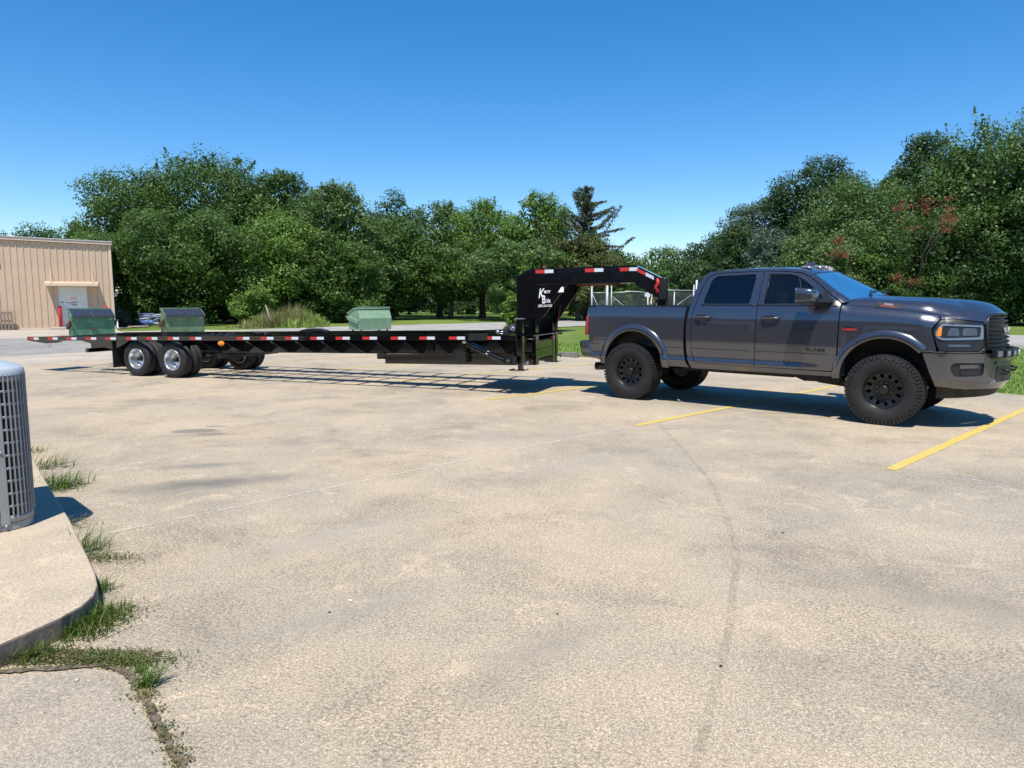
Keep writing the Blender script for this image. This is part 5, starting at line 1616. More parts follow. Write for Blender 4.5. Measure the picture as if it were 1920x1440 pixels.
# wheels
TR, TI, TW = .457, .25, .31
prof = [(TI - .01, -.11), (TI, -.125), (TI + .02, -.138), (TI + .07, -.152), (TR - .10, -.156), (TR - .06, -.150), (TR - .03, -.140), (TR - .016, -.12), (TR - .013, 0)]
prof = prof + [(r, -a) for r, a in reversed(prof[:-1])]
tyre_me = MB().lathe(prof, 72).mesh('tyre', M['tyre'])
tb = MB()
nl = 58
for i in range(nl):
    a0 = 2 * math.pi * i / nl
    for row, (y_, w_, da, ln_, tilt) in enumerate(((-.128, .044, 0.0, .039, .12), (-.076, .046, .5, .038, -.3), (-.025, .044, .15, .039, .25), (.025, .044, .65, .039, .25), (.076, .046, .3, .038, -.3), (.128, .044, .8, .039, .12))):
        a = a0 + da * 2 * math.pi / nl
        c = Vector((math.sin(a) * (TR - .006), y_, math.cos(a) * (TR - .006)))
        m3 = Matrix.Rotation(a, 3, 'Y') @ Matrix.Rotation(tilt, 3, 'Z')
        tb.box(c, (ln_, w_, .018), m3)
    for s_ in (-1, 1):        # shoulder lugs running down the side
        a = a0 + (0 if s_ < 0 else .8) * 2 * math.pi / nl
        long_ = .052 if i % 2 else .034
        c = Vector((math.sin(a) * (TR - .012 - long_ / 2), s_ * .148, math.cos(a) * (TR - .012 - long_ / 2)))
        tb.box(c, (.034, .012, long_), Matrix.Rotation(a, 3, 'Y') @ Matrix.Rotation(s_ * .16, 3, 'X'))
tread_me = tb.mesh('tread_blocks', M['tyre'], fix=False)
# raised sidewall ring pattern
# wheel face with twelve windows
circ = lambda r, n, cx=0, cz=0, ph=0: [(cx + r * math.cos(2 * math.pi * i / n + ph), cz + r * math.sin(2 * math.pi * i / n + ph)) for i in range(n)]
hol = []
for i in range(12):
    a = 2 * math.pi * (i + .5) / 12
    hh = []
    for k in range(12):
        t = 2 * math.pi * k / 12
        rr_, tt_ = .183 + .031 * math.cos(t), .0235 * math.sin(t) * (1 + .25 * math.cos(t))
        hh.append((rr_ * math.cos(a) - tt_ * math.sin(a), rr_ * math.sin(a) + tt_ * math.cos(a)))
    hol.append(hh)
def facemap(a, b_, inset):
    r = math.hypot(a, b_)
    y = -.085 - .022 * (1 - min(r / .12, 1)) ** 0.5 * 0 + (.018 * (1 - abs((r - .15) / .1)) if r > .05 else 0)
    y = -.080 + .035 * max(0, min(1, (.228 - r) / .09)) - .0 
    return Vector((a, y + inset, b_))
dummy = thing('tmp', None, None)
fo_ = panel('rim_face', circ(.228, 64), facemap, M['rimb'], dummy, hol, step=.022, th=.03)
face_me = fo_.data
bpy.data.objects.remove(fo_); bpy.data.objects.remove(dummy)
mb = MB(); mb.lathe([(TI - .012, .14), (TI - .03, .08), (TI - .035, -.04), (.226, -.072), (.228, -.088), (.236, -.108), (TI - .004, -.130), (TI + .006, -.126), (TI + .004, -.112), (TI - .01, -.10)], 64)
mb.lathe([(0, .05), (.215, .05)], 32)
barrel_me = mb.mesh('rim', M['rimb'])
mb = MB(); mb.lathe([(0, -.110), (.052, -.108), (.060, -.098), (.062, -.045)], 28); mb.lathe([(.118, -.0445), (.122, -.050), (.126, -.046)], 40)
cap_me = mb.mesh('centre_cap', M['rimb'])
nut = MB().lathe([(0, -.075), (.011, -.073), (.013, -.065), (.013, -.04)], 8).mesh('lug_nut', M['rimb'])
bolt = MB().lathe([(0, -.098), (.006, -.097), (.007, -.088)], 6).mesh('rim_bolt', M['steelrim'])
for sd in (-1, 1):
    for cx in (0, 3.79):
        w_ = thing('wheel', None, None, (cx, sd * .865, .455), (0, .3 * cx, 0 if sd < 0 else math.pi)); w_.parent = tk
        link('tyre', tyre_me, None, w_)
        tbk = link('tread_blocks', tread_me, None, w_); tbk['kind'] = 'stuff'
        link('rim', barrel_me, None, w_); link('rim_face', face_me, None, w_); link('centre_cap', cap_me, None, w_)
        for k in range(8):
            a = 2 * math.pi * k / 8
            link('lug_nut', nut, None, w_, (.088 * math.cos(a), 0, .088 * math.sin(a)))
# ------------------------------------------------------------------ foliage
def leaf_mat(name, a, b_, c_=None, trans=0.24, rough=0.5):
    m, n, bs = nt(name)
    at = N(n, 'ShaderNodeAttribute'); at.attribute_name = 'tone'
    col = mix(n, at.outputs['Fac'], a, b_)
    if c_:
        at2 = N(n, 'ShaderNodeAttribute'); at2.attribute_name = 'odd'
        col = mix(n, at2.outputs['Fac'], col, c_)
    n.links.new(col, bs.inputs['Base Color'])
    bs.inputs['Roughness'].default_value = rough
    bs.inputs['Specular IOR Level'].default_value = 0.35
    tr_ = N(n, 'ShaderNodeBsdfTranslucent')
    n.links.new(mix(n, 0.35, col, (0.25, 0.35, 0.03)), tr_.inputs['Color'])
    mx = N(n, 'ShaderNodeMixShader'); mx.inputs[0].default_value = trans
    n.links.new(bs.outputs[0], mx.inputs[1]); n.links.new(tr_.outputs[0], mx.inputs[2])
    n.links.new(mx.outputs[0], n.nodes['Material Output'].inputs[0])
    return m
L_ = {
 'oak': leaf_mat('oak leaves', (0.030, 0.071, 0.012), (0.080, 0.154, 0.025), (0.148, 0.209, 0.037)),
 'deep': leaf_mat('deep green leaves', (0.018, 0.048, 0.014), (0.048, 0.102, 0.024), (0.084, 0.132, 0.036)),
 'bright': leaf_mat('bright leaves', (0.060, 0.132, 0.016), (0.145, 0.251, 0.040), (0.264, 0.343, 0.066)),
 'light': leaf_mat('light leaves', (0.045, 0.101, 0.023), (0.108, 0.182, 0.045), (0.214, 0.265, 0.088)),
 'olive': leaf_mat('olive leaves', (0.053, 0.075, 0.021), (0.112, 0.135, 0.039), (0.165, 0.150, 0.060)),
 'blue': leaf_mat('blue green needles', (0.028, 0.058, 0.038), (0.076, 0.122, 0.083), (0.166, 0.204, 0.153)),
 'cedar': leaf_mat('cedar needles', (0.045, 0.060, 0.024), (0.098, 0.112, 0.051), (0.150, 0.128, 0.075), 0.2),
 'flower': leaf_mat('red blossom', (0.20, 0.012, 0.026), (0.40, 0.04, 0.075), (0.10, 0.13, 0.03)),
 'grass': leaf_mat('grass blades', (0.116, 0.242, 0.031), (0.291, 0.446, 0.078), (0.581, 0.524, 0.214), 0.35),
 'weed': leaf_mat('weed blades', (0.045, 0.105, 0.014), (0.12, 0.21, 0.035), (0.30, 0.27, 0.13), 0.35),
 'dry': leaf_mat('dry grass', (0.20, 0.22, 0.07), (0.34, 0.33, 0.13), (0.42, 0.34, 0.19), 0.35),
 'mat': leaf_mat('creeping weed', (0.05, 0.08, 0.02), (0.13, 0.16, 0.05), (0.24, 0.17, 0.09), 0.3),
}
M['bark'] = mat('bark', (0.095, 0.075, 0.055), 0.9, var=0.35, scale=5, bmp=0.6, bscale=25)
def leaves_mesh(name, C, Nn, size, asp, tone, odd, m, rng, bend=0.0):
    """C centres, Nn facing normals; one kite shaped quad per leaf"""
    n = len(C)
    d = rng.normal(size=(n, 3)); d -= (d * Nn).sum(1, keepdims=True) * Nn
    d /= np.linalg.norm(d, axis=1, keepdims=True) + 1e-9
    e = np.cross(Nn, d)
    s = size.reshape(-1, 1)
    v = np.empty((n, 4, 3), np.float32)
    v[:, 0] = C - d * s * .5; v[:, 1] = C + e * s * asp * .5 - d * s * .05; v[:, 2] = C + d * s * .5 - Nn * s * bend; v[:, 3] = C - e * s * asp * .5 - d * s * .05
    me = bpy.data.meshes.new(name)
    me.vertices.add(4 * n); me.loops.add(4 * n); me.polygons.add(n)
    me.vertices.foreach_set('co', v.reshape(-1))
    me.loops.foreach_set('vertex_index', np.arange(4 * n, dtype=np.int32))
    me.polygons.foreach_set('loop_start', np.arange(0, 4 * n, 4, dtype=np.int32))
    me.polygons.foreach_set('loop_total', np.full(n, 4, np.int32))
    for nm, arr in (('tone', tone), ('odd', odd)):
        at = me.attributes.new(nm, 'FLOAT', 'FACE'); at.data.foreach_set('value', arr.astype(np.float32))
    me.materials.append(m)
    me.update(calc_edges=True)
    return me
def unit(a): return a / (np.linalg.norm(a, axis=1, keepdims=True) + 1e-9)
def crown_cloud(rng, rx, ry, rz, z0, npuff, nleaf, size, form='round', puff=.30, shoots=0, low=0.0, sprig=1.0):
    """leaf centres and normals of a crown built of many leafy boughs"""
    # bough centres: mostly near the crown's skin
    th = rng.uniform(0, 2 * np.pi, npuff); cz = rng.uniform(-1 + low, 1, npuff)
    rr = np.sqrt(np.clip(1 - cz ** 2, 0, 1)) if form == 'round' else (np.clip(1 - (cz + 1) / 2, 0.04, 1)) ** .8
    k = rng.uniform(.55, 1.0, npuff) ** .6
    P = np.stack([np.cos(th) * rr * k * rx, np.sin(th) * rr * k * ry, cz * rz * (.9 + .1 * k)], 1)
    P += rng.normal(size=P.shape) * np.array([rx, ry, rz]) * .05
    pr = puff * min(rx, rz) * rng.uniform(.55, 1.25, npuff)
    idx = rng.choice(npuff, nleaf, p=(pr ** 2) / (pr ** 2).sum())
    dr = unit(rng.normal(size=(nleaf, 3)))
    # sprays: gather leaves along short twigs instead of a smooth ball
    tw = unit(rng.normal(size=(npuff * 26, 3)))
    tsel = idx * 26 + rng.integers(0, 26, nleaf)
    t = rng.uniform(.25, 1.12, nleaf) ** .7
    tdir = tw[tsel]
    base = tdir * t[:, None]
    dirn = unit(base + dr * .42)
    dist = t * (1 + rng.normal(size=nleaf) * .06)
    sq = np.array([1, 1, .78])
    C = P[idx] + dirn * dist[:, None] * pr[idx][:, None] * sq
    Nn = unit(dirn * .5 + rng.normal(size=(nleaf, 3)) * .5 + np.array([0, -.15, .5]))
    tone = np.clip(rng.normal(.5, .22, nleaf) + (rng.uniform(-.22, .22, npuff))[idx], 0, 1)
    if shoots:
        m_ = int(nleaf * .10)
        st = rng.uniform(0, 2 * np.pi, shoots); sr = np.sqrt(rng.uniform(0, 1, shoots)) * .95
        bz = np.sqrt(np.clip(1 - sr ** 2, 0, 1)) * rz * .93
        B = np.stack([np.cos(st) * sr * rx, np.sin(st) * sr * ry, bz], 1)
        ln = rng.uniform(.4, 1.7, shoots) * sprig
        D = unit(np.stack([np.cos(st) * sr * .5, np.sin(st) * sr * .5, np.ones(shoots)], 1) + rng.normal(size=(shoots, 3)) * .18)
        j = rng.integers(0, shoots, m_); tt = rng.uniform(-.2, 1, m_)
        C2 = B[j] + D[j] * (ln[j] * tt)[:, None] + rng.normal(size=(m_, 3)) * (.13 * (1.15 - np.clip(tt, 0, 1)))[:, None] * np.array([1, 1, .5])
        N2 = unit(rng.normal(size=(m_, 3)) + np.array([0, 0, .3]))
        C = np.vstack([C, C2]); Nn = np.vstack([Nn, N2]); tone = np.concatenate([tone, np.clip(rng.normal(.6, .2, m_), 0, 1)])
    C[:, 2] += z0
    keep = C[:, 2] > .15
    return C[keep], Nn[keep], tone[keep]
TREES = []
def tree(name, px, D, wpx, ytop, label, kind='oak', nleaf=20000, size=.24, form='round', shoots=0, low=0.25, zb=None, puff=.30, npuff=70, trunk=True, ry=None, cat='tree', seed=None, ybot=None, odd=.08, group='trees along the back of the lawn', sprig=1.0, lean=0, asp=.55):
    nleaf = int(nleaf * 1.12); size = size * .86
    seed = seed or (int(px * 7 + D * 13 + ytop * 3) % 99991)
    rng = np.random.default_rng(seed); rnd = random.Random(seed)
    x, y = XD(px, D), D
    rx = wpx / 1340 * D / 2
    zt = ZD(ytop, D)
    if zb is None: zb = .12 * zt
    if ybot is not None: zb = max(0.2, ZD(ybot, D))
    rz = (zt - zb) / 2; zc = zb + rz
    t = thing(name, label, cat, (x, y, -.05), (0, 0, 0), group)
    C, Nn, tone = crown_cloud(rng, rx, (ry or rx), rz, 50, npuff, nleaf, size, form, puff, 0, low, sprig)
    # fit the cloud of leaves to the measured width and height
    qx = np.quantile(np.abs(C[:, 0]), .975); C[:, :2] *= rx / qx
    hi, lo = np.quantile(C[:, 2], .997), np.quantile(C[:, 2], .01)
    C[:, 2] = zb + (C[:, 2] - lo) * (zt - zb) / (hi - lo)
    if shoots:
        m_ = int(nleaf * .05)
        hc = np.zeros(shoots); B = C[rng.integers(0, len(C), shoots * 30)]
        # stand shoots on the highest leaves nearby
        sel = B[np.argsort(-(B[:, 2] - .35 * np.abs(B[:, 0])))][:shoots * 3]; B = sel[rng.integers(0, len(sel), shoots)]
        ln = rng.uniform(.3, 1.5, shoots) * sprig
        D_ = unit(np.stack([B[:, 0] / rx * .6, np.zeros(shoots), np.ones(shoots)], 1) + rng.normal(size=(shoots, 3)) * .22)
        j = rng.integers(0, shoots, m_); tt = rng.uniform(-.4, 1, m_)
        C2 = B[j] - np.array([0, 0, .25]) + D_[j] * (ln[j] * tt)[:, None] + rng.normal(size=(m_, 3)) * (.12 * (1.2 - np.clip(tt, 0, 1)))[:, None] * np.array([1, 1, .5])
        C = np.vstack([C, C2]); Nn = np.vstack([Nn, unit(rng.normal(size=(m_, 3)) + np.array([0, 0, .3]))]); tone = np.concatenate([tone, np.clip(rng.normal(.6, .2, m_), 0, 1)])
    keep = C[:, 2] > .12
    C, Nn, tone = C[keep], Nn[keep], tone[keep]
    n = len(C)
    sz = size * rng.uniform(.6, 1.35, n)
    # inner fill so that the crown does not let the sky through everywhere
    nf = int(nleaf * .24)
    F = unit(rng.normal(size=(nf, 3))) * (rng.uniform(0, 1, nf) ** .5 * .86)[:, None] * np.array([rx, (ry or rx), rz])
    if form != 'round': F *= np.array([.45, .45, 1])
    F[:, 2] += zc
    F = F[F[:, 2] > .3]; nf = len(F)
    C = np.vstack([C, F]); Nn = np.vstack([Nn, unit(rng.normal(size=(nf, 3)))]); sz = np.concatenate([sz, np.full(nf, size * 1.7)]); tone = np.concatenate([tone, rng.uniform(0, .7, nf)])
    od = (rng.uniform(0, 1, len(C)) < odd).astype(float) * rng.uniform(.4, 1, len(C))
    link('crown', leaves_mesh('crown', C, Nn, sz, asp, tone, od, L_[kind], rng, .12), None, t)
    if trunk:
        mb = MB()
        tr0 = .045 * zt * .55 + .06
        mb.tube([(0, 0, -.2), (rnd.uniform(-.1, .1), 0, .5), (rnd.uniform(-.3, .3), rnd.uniform(-.2, .2), zc * .6), (rnd.uniform(-.4, .4), 0, zc + rz * .5)], [tr0 * 1.4, tr0, tr0 * .75, .05], 10)
        for k in range(6):
            a = rnd.uniform(0, 6.28); h = zb + rnd.uniform(0, .9) * rz
            mb.tube([(0, 0, h * .75), (math.cos(a) * rx * .35, math.sin(a) * rx * .35, h + rz * .15), (math.cos(a) * rx * .75, math.sin(a) * rx * .75, h + rz * .45)], [tr0 * .55, tr0 * .32, .03], 7)
        mb.build('trunk', M['bark'], t, fix=False)
    return t
T1 = [
 # name, px, D, width px, top row
 dict(name='oak_tree', px=262, D=60, wpx=190, ytop=318, kind='oak', label='tall oak at the left end of the tree line, rising behind the tan building', nleaf=28000, npuff=90, low=.1),
 dict(name='oak_tree', px=398, D=64, wpx=290, ytop=290, kind='oak', seed=12, label='highest broad dark crown of the left tree line', nleaf=36000, npuff=110, shoots=40, sprig=.45, low=.15),
 dict(name='oak_tree', px=530, D=62, wpx=190, ytop=322, kind='oak', label='ragged topped tree just right of the highest crown', nleaf=26000, shoots=60, sprig=.5, low=.1),
 dict(name='oak_tree', px=640, D=60, wpx=180, ytop=346, kind='light', label='rounded tree above the pale dumpster', nleaf=26000, shoots=30, sprig=.4, low=.1),
 dict(name='broad_tree', px=360, D=52, wpx=330, ytop=392, kind='oak', label='wide spreading fine leaved tree in front of the left tree mass, above the middle dumpster', nleaf=36000, low=.1, zb=.4, size=.22),
 dict(name='broad_tree', px=505, D=54, wpx=210, ytop=395, kind='bright', label='mid height leafy tree standing over the tall grass clump', nleaf=24000, low=.0, zb=.4, size=.22),
 dict(name='broad_tree', px=620, D=55, wpx=190, ytop=440, kind='oak', label='dense lower tree left of the pale dumpster', nleaf=20000, low=.0, zb=.3),
 dict(name='oak_tree', px=742, D=74, wpx=120, ytop=356, kind='deep', label='narrow dark crown poking above the middle of the tree line', nleaf=14000, low=.1),
 dict(name='oak_tree', px=735, D=64, wpx=170, ytop=400, kind='oak', label='dark tree above and behind the pale dumpster, filling the gap', nleaf=20000, low=.0, zb=1.2),
 dict(name='oak_tree', px=825, D=72, wpx=140, ytop=382, kind='light', label='airy tree in the middle of the row with sky showing through its top', nleaf=15000, low=.1, shoots=40, sprig=.5, zb=2.2),
 dict(name='oak_tree', px=905, D=70, wpx=150, ytop=376, kind='bright', label='light green tree directly behind the rear of the gooseneck', nleaf=18000, low=.1, shoots=30, sprig=.5, zb=2.0),
 dict(name='broad_tree', px=845, D=66, wpx=230, ytop=455, kind='oak', label='low spreading tree with a visible trunk on the shaded lawn', nleaf=22000, low=.0, zb=1.7),
 dict(name='oak_tree', px=1005, D=66, wpx=130, ytop=362, kind='bright', label='tall light green tree left of the ragged cedar', nleaf=17000, low=.1, shoots=30, sprig=.5, zb=1.6),
 dict(name='broad_tree', px=975, D=60, wpx=200, ytop=450, kind='light', label='leafy tree whose canopy hangs behind the trailer neck', nleaf=20000, low=.0, zb=1.6),
 dict(name='broad_tree', px=1085, D=60, wpx=150, ytop=440, kind='olive', label='brownish olive tree below the cedar, above the trailer neck', nleaf=17000, low=.0, zb=1.0),
 dict(name='broad_tree', px=1160, D=64, wpx=120, ytop=468, kind='oak', label='small round tree right of the cedar, above the neck of the trailer', nleaf=11000, low=.0, zb=.8),
 dict(name='far_tree', px=1238, D=105, wpx=110, ytop=462, kind='light', label='distant pale tree in the dip of the skyline', nleaf=8000, size=.34, low=.0, zb=1),
 dict(name='far_tree', px=1180, D=100, wpx=90, ytop=490, kind='deep', label='distant low tree left of the dip in the skyline', nleaf=6000, size=.34, low=.0, zb=1),
 dict(name='far_tree', px=85, D=95, wpx=115, ytop=421, kind='oak', label='distant tree top above the flat roof of the tan building', nleaf=8000, size=.34, low=.1),
 dict(name='far_tree', px=18, D=100, wpx=70, ytop=434, kind='oak', label='small distant tree top at the far left over the roof', nleaf=4000, size=.34, low=.1),
 dict(name='far_tree', px=158, D=80, wpx=45, ytop=415, kind='light', label='small bright tree top between the far trees and the tall oak', nleaf=5000, size=.28, low=.1),
 # right hand mass
 dict(name='oak_tree', px=1320, D=84, wpx=120, ytop=438, kind='deep', label='dark tree starting the right hand wood, above the cab roof edge', nleaf=13000, size=.28, low=.0, zb=1),
 dict(name='oak_tree', px=1405, D=68, wpx=130, ytop=374, kind='blue', label='blue green tree above the rear of the cab', nleaf=17000, low=.0, zb=.8, odd=.3),
 dict(name='oak_tree', px=1375, D=62, wpx=120, ytop=420, kind='deep', label='dark lower tree left of the blue green one', nleaf=12000, low=.0, zb=.8),
 dict(name='oak_tree', px=1515, D=66, wpx=165, ytop=290, kind='deep', label='round headed near black tree standing over the cab', nleaf=24000, low=.1, zb=3.2, npuff=40, puff=.38),
 dict(name='oak_tree', px=1700, D=56, wpx=130, ytop=250, kind='deep', label='dark tree top left of the spiky shoots', nleaf=16000, low=.1, npuff=45, zb=4),
 dict(name='elm_tree', px=1600, D=50, wpx=210, ytop=335, kind='light', label='bushy light green elm rising behind the windshield', nleaf=28000, size=.2, shoots=70, low=.0, zb=.3, sprig=.6),
 dict(name='elm_tree', px=1790, D=52, wpx=210, ytop=285, kind='oak', label='big dense elm filling the right side behind the hood', nleaf=32000, size=.21, shoots=40, low=.0, zb=.3, sprig=.6),
 dict(name='elm_tree', px=1835, D=49, wpx=260, ytop=232, kind='light', label='tall elm with long upright shoots at the right edge', nleaf=36000, size=.2, shoots=26, low=.1, zb=3, sprig=1.2),
 dict(name='elm_tree', px=1950, D=47, wpx=190, ytop=238, kind='light', label='tree cut by the right edge of the picture', nleaf=22000, size=.2, shoots=40, low=.0, zb=.3, sprig=1.3),
 dict(name='broad_tree', px=1880, D=50.5, wpx=200, ytop=400, kind='oak', label='low dark tree above the front bumper, at the grass', nleaf=24000, size=.2, low=.0, zb=.2),
 dict(name='broad_tree', px=1740, D=49, wpx=190, ytop=410, kind='deep', label='dark lower canopy behind the hood', nleaf=20000, size=.2, low=.0, zb=.2),
 dict(name='broad_tree', px=1600, D=47, wpx=150, ytop=450, kind='oak', label='low leafy growth behind the windshield', nleaf=15000, size=.19, low=.0, zb=.2),
 dict(name='shrub', px=1520, D=45, wpx=150, ytop=435, kind='light', label='pale thin leaved shrub above the cab roof', nleaf=14000, size=.17, low=.0, zb=.2, cat='shrub', odd=.3),
 dict(name='broad_tree', px=1450, D=52, wpx=120, ytop=430, kind='blue', label='grey green conifer like tree behind the cab roof', nleaf=14000, size=.2, low=.0, zb=.3, odd=.3),
 dict(name='broad_tree', px=1300, D=56, wpx=150, ytop=490, kind='deep', label='dark thicket behind the chain link gate', nleaf=13000, low=.0, zb=.2),
 dict(name='broad_tree', px=1200, D=58, wpx=150, ytop=502, kind='oak', label='low green growth seen through the chain link gate', nleaf=13000, low=.0, zb=.2),
 dict(name='broad_tree', px=2080, D=46, wpx=200, ytop=260, kind='oak', label='tree standing just outside the right edge', nleaf=9000, size=.3, low=.0, zb=.3),
]
for d_ in T1: tree(**d_)
# dense understorey along the wood's edge
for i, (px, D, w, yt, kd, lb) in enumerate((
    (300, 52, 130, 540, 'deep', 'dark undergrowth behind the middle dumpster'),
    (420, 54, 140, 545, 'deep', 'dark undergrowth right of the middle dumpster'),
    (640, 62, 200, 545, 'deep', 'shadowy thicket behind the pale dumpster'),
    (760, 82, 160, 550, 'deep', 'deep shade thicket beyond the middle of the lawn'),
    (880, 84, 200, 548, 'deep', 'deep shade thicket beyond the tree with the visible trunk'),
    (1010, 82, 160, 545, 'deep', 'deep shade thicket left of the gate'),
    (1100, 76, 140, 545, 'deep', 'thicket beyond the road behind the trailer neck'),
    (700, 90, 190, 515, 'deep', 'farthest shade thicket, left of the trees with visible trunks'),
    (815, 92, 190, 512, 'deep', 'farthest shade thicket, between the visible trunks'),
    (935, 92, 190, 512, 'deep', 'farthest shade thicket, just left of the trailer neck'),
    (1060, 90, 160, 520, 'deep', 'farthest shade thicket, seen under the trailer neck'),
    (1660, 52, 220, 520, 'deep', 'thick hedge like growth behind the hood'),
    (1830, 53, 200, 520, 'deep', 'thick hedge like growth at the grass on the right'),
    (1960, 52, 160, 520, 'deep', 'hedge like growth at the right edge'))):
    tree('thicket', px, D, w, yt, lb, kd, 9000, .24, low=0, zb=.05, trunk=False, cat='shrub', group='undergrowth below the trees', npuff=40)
# bright shrubs
tree('shrub', 478, 47, 75, 535, 'bright green bush beside the tall pale grass', 'bright', 6000, .16, low=0, zb=.1, trunk=False, cat='shrub', group='shrubs', npuff=30)
tree('sapling', 960, 36, 40, 545, 'bright yellow green sapling just left of the trailer neck', 'bright', 2600, .15, low=0, zb=.1, cat='shrub', group='shrubs', npuff=16, odd=.4)
tree('sapling', 985, 37.5, 30, 470, 'slender bright sapling behind the trailer neck upright', 'bright', 2200, .15, low=0, zb=.3, cat='shrub', group='shrubs', npuff=16, odd=.4)
# crape myrtle: red blossom heads in the wood
def blossoms(px, D, w, y0_, y1_, n, label, seed):
    rng = np.random.default_rng(seed)
    x, y = XD(px, D), D
    rx = w / 1340 * D / 2; z0, z1 = ZD(y1_, D), ZD(y0_, D)
    t = thing('crape_myrtle', label, 'flowering tree', (x, y, 0), (0, 0, 0), 'red flowering trees')
    m_ = max(5, n // 55)
    a = rng.uniform(0, 6.28, m_); q = np.sqrt(rng.uniform(0, 1, m_))
    K = np.stack([np.cos(a) * q * rx, np.sin(a) * q * rx * .5 - .2, z0 + (z1 - z0) * rng.uniform(0, 1, m_)], 1)
    j = rng.integers(0, m_, n)
    C = K[j] + rng.normal(size=(n, 3)) * np.array([.17, .17, .10])
    link('blossom', leaves_mesh('blossom', C, unit(rng.normal(size=(n, 3))), .085 * rng.uniform(.6, 1.4, n), .8, rng.uniform(0, 1, n), (rng.uniform(0, 1, n) < .35) * 1.0, L_['flower'], rng), None, t)
    mb = MB()
    for k in K[:5]: mb.tube([(0, 1.0, 0), (k[0] * .5, k[1] * .5 + 1.2, z0 * .8), tuple(k)], [.05, .03, .012], 6)
    mb.build('trunk', M['bark'], t, fix=False)
    C, Nn, tone = crown_cloud(rng, rx * 1.15, rx * .6, (z1 - .6) / 2, z1 / 2 - .3, 30, 3500, .17)
    C[:, 1] += .45
    link('crown', leaves_mesh('crown', C, Nn, .17 * rng.uniform(.6, 1.3, len(C)), .5, tone, np.zeros(len(C)), L_['oak'], rng), None, t)
blossoms(1722, 44.6, 125, 372, 436, 1350, 'red crape myrtle blossom high among the trees behind the hood', 5)
blossoms(1570, 42.6, 40, 448, 478, 340, 'small red crape myrtle blossom above the windshield', 6)
blossoms(1690, 44.0, 90, 515, 545, 420, 'few red blossoms low behind the windshield and hood', 8)
# ragged cedar on the skyline
def cedar(px, D, ytop, label, h_low, w, seed=3):
    rng = np.random.default_rng(seed); rnd = random.Random(seed)
    x, y = XD(px, D), D; zt = ZD(ytop, D)
    t = thing('cedar_tree', label, 'tree', (x, y, 0))
    mb = MB(); mb.tube([(0, 0, 0), (.1, 0, zt * .5), (.05, 0, zt)], [.22, .13, .02], 8)
    Cs, Ns = [], []
    nb = 104
    for i in range(nb):
        f = min(.99, max(0, i / nb + rnd.uniform(-.04, .04))); h = h_low + (zt - h_low) * f * .97
        ln = (w / 1340 * D / 2) * (1 - f) ** .6 * rnd.uniform(.3, 1.1) + .12
        a = rnd.uniform(0, 6.283)
        q = [Vector((0, 0, h)), Vector((math.cos(a) * ln * .5, math.sin(a) * ln * .5, h + ln * .12)), Vector((math.cos(a) * ln, math.sin(a) * ln, h + ln * rnd.uniform(.05, .75)))]
        mb.tube(q, [.04, .025, .008], 5)
        m_ = int(170 * ln / 1.5 + 50)
        tt = rng.uniform(.12, 1.02, m_)
        P = np.array([q[0].lerp(q[1], min(v * 2, 1)) if v < .5 else q[1].lerp(q[2], (v - .5) * 2) for v in tt])
        P += rng.normal(size=(m_, 3)) * np.array([.16, .16, .09]) * (1.15 - tt[:, None] * .7); Cs.append(P)
    C = np.vstack(Cs); n = len(C)
    link('crown', leaves_mesh('crown', C, unit(rng.normal(size=(n, 3)) + [0, 0, .3]), .2 * rng.uniform(.5, 1.3, n), .35, rng.uniform(0, 1, n), (rng.uniform(0, 1, n) < .2) * 1.0, L_['cedar'], rng), None, t)
    mb.build('trunk', M['bark'], t, fix=False)
cedar(1096, 62, 347, 'ragged pointed cedar standing alone above the trailer neck', 3.5, 190)
# ------------------------------------------------------------------ grass and weeds
def blades(rng, P, L, W, lean, az=None, seg=3):
    """bent grass blades; returns verts (n, 2*seg+1, 3) and local faces"""
    n = len(P)
    a = rng.uniform(0, 2 * np.pi, n) if az is None else az
    d = np.stack([np.cos(a), np.sin(a), np.zeros(n)], 1)
    s_ = np.stack([-np.sin(a), np.cos(a), np.zeros(n)], 1)
    V = np.empty((n, 2 * seg + 1, 3), np.float32)
    for k in range(seg + 1):
        t = k / seg
        up = L * (t - lean * .5 * t * t) ; fw = L * lean * t * t * .9 + L * .1 * t
        c = P + d * fw[:, None]; c[:, 2] += up * np.sqrt(np.clip(1 - (lean * .55) ** 2, .12, 1))
        w = (W * (1 - t ** 1.5))[:, None]
        if k < seg: V[:, 2 * k] = c - s_ * w; V[:, 2 * k + 1] = c + s_ * w
        else: V[:, 2 * k] = c
    return V
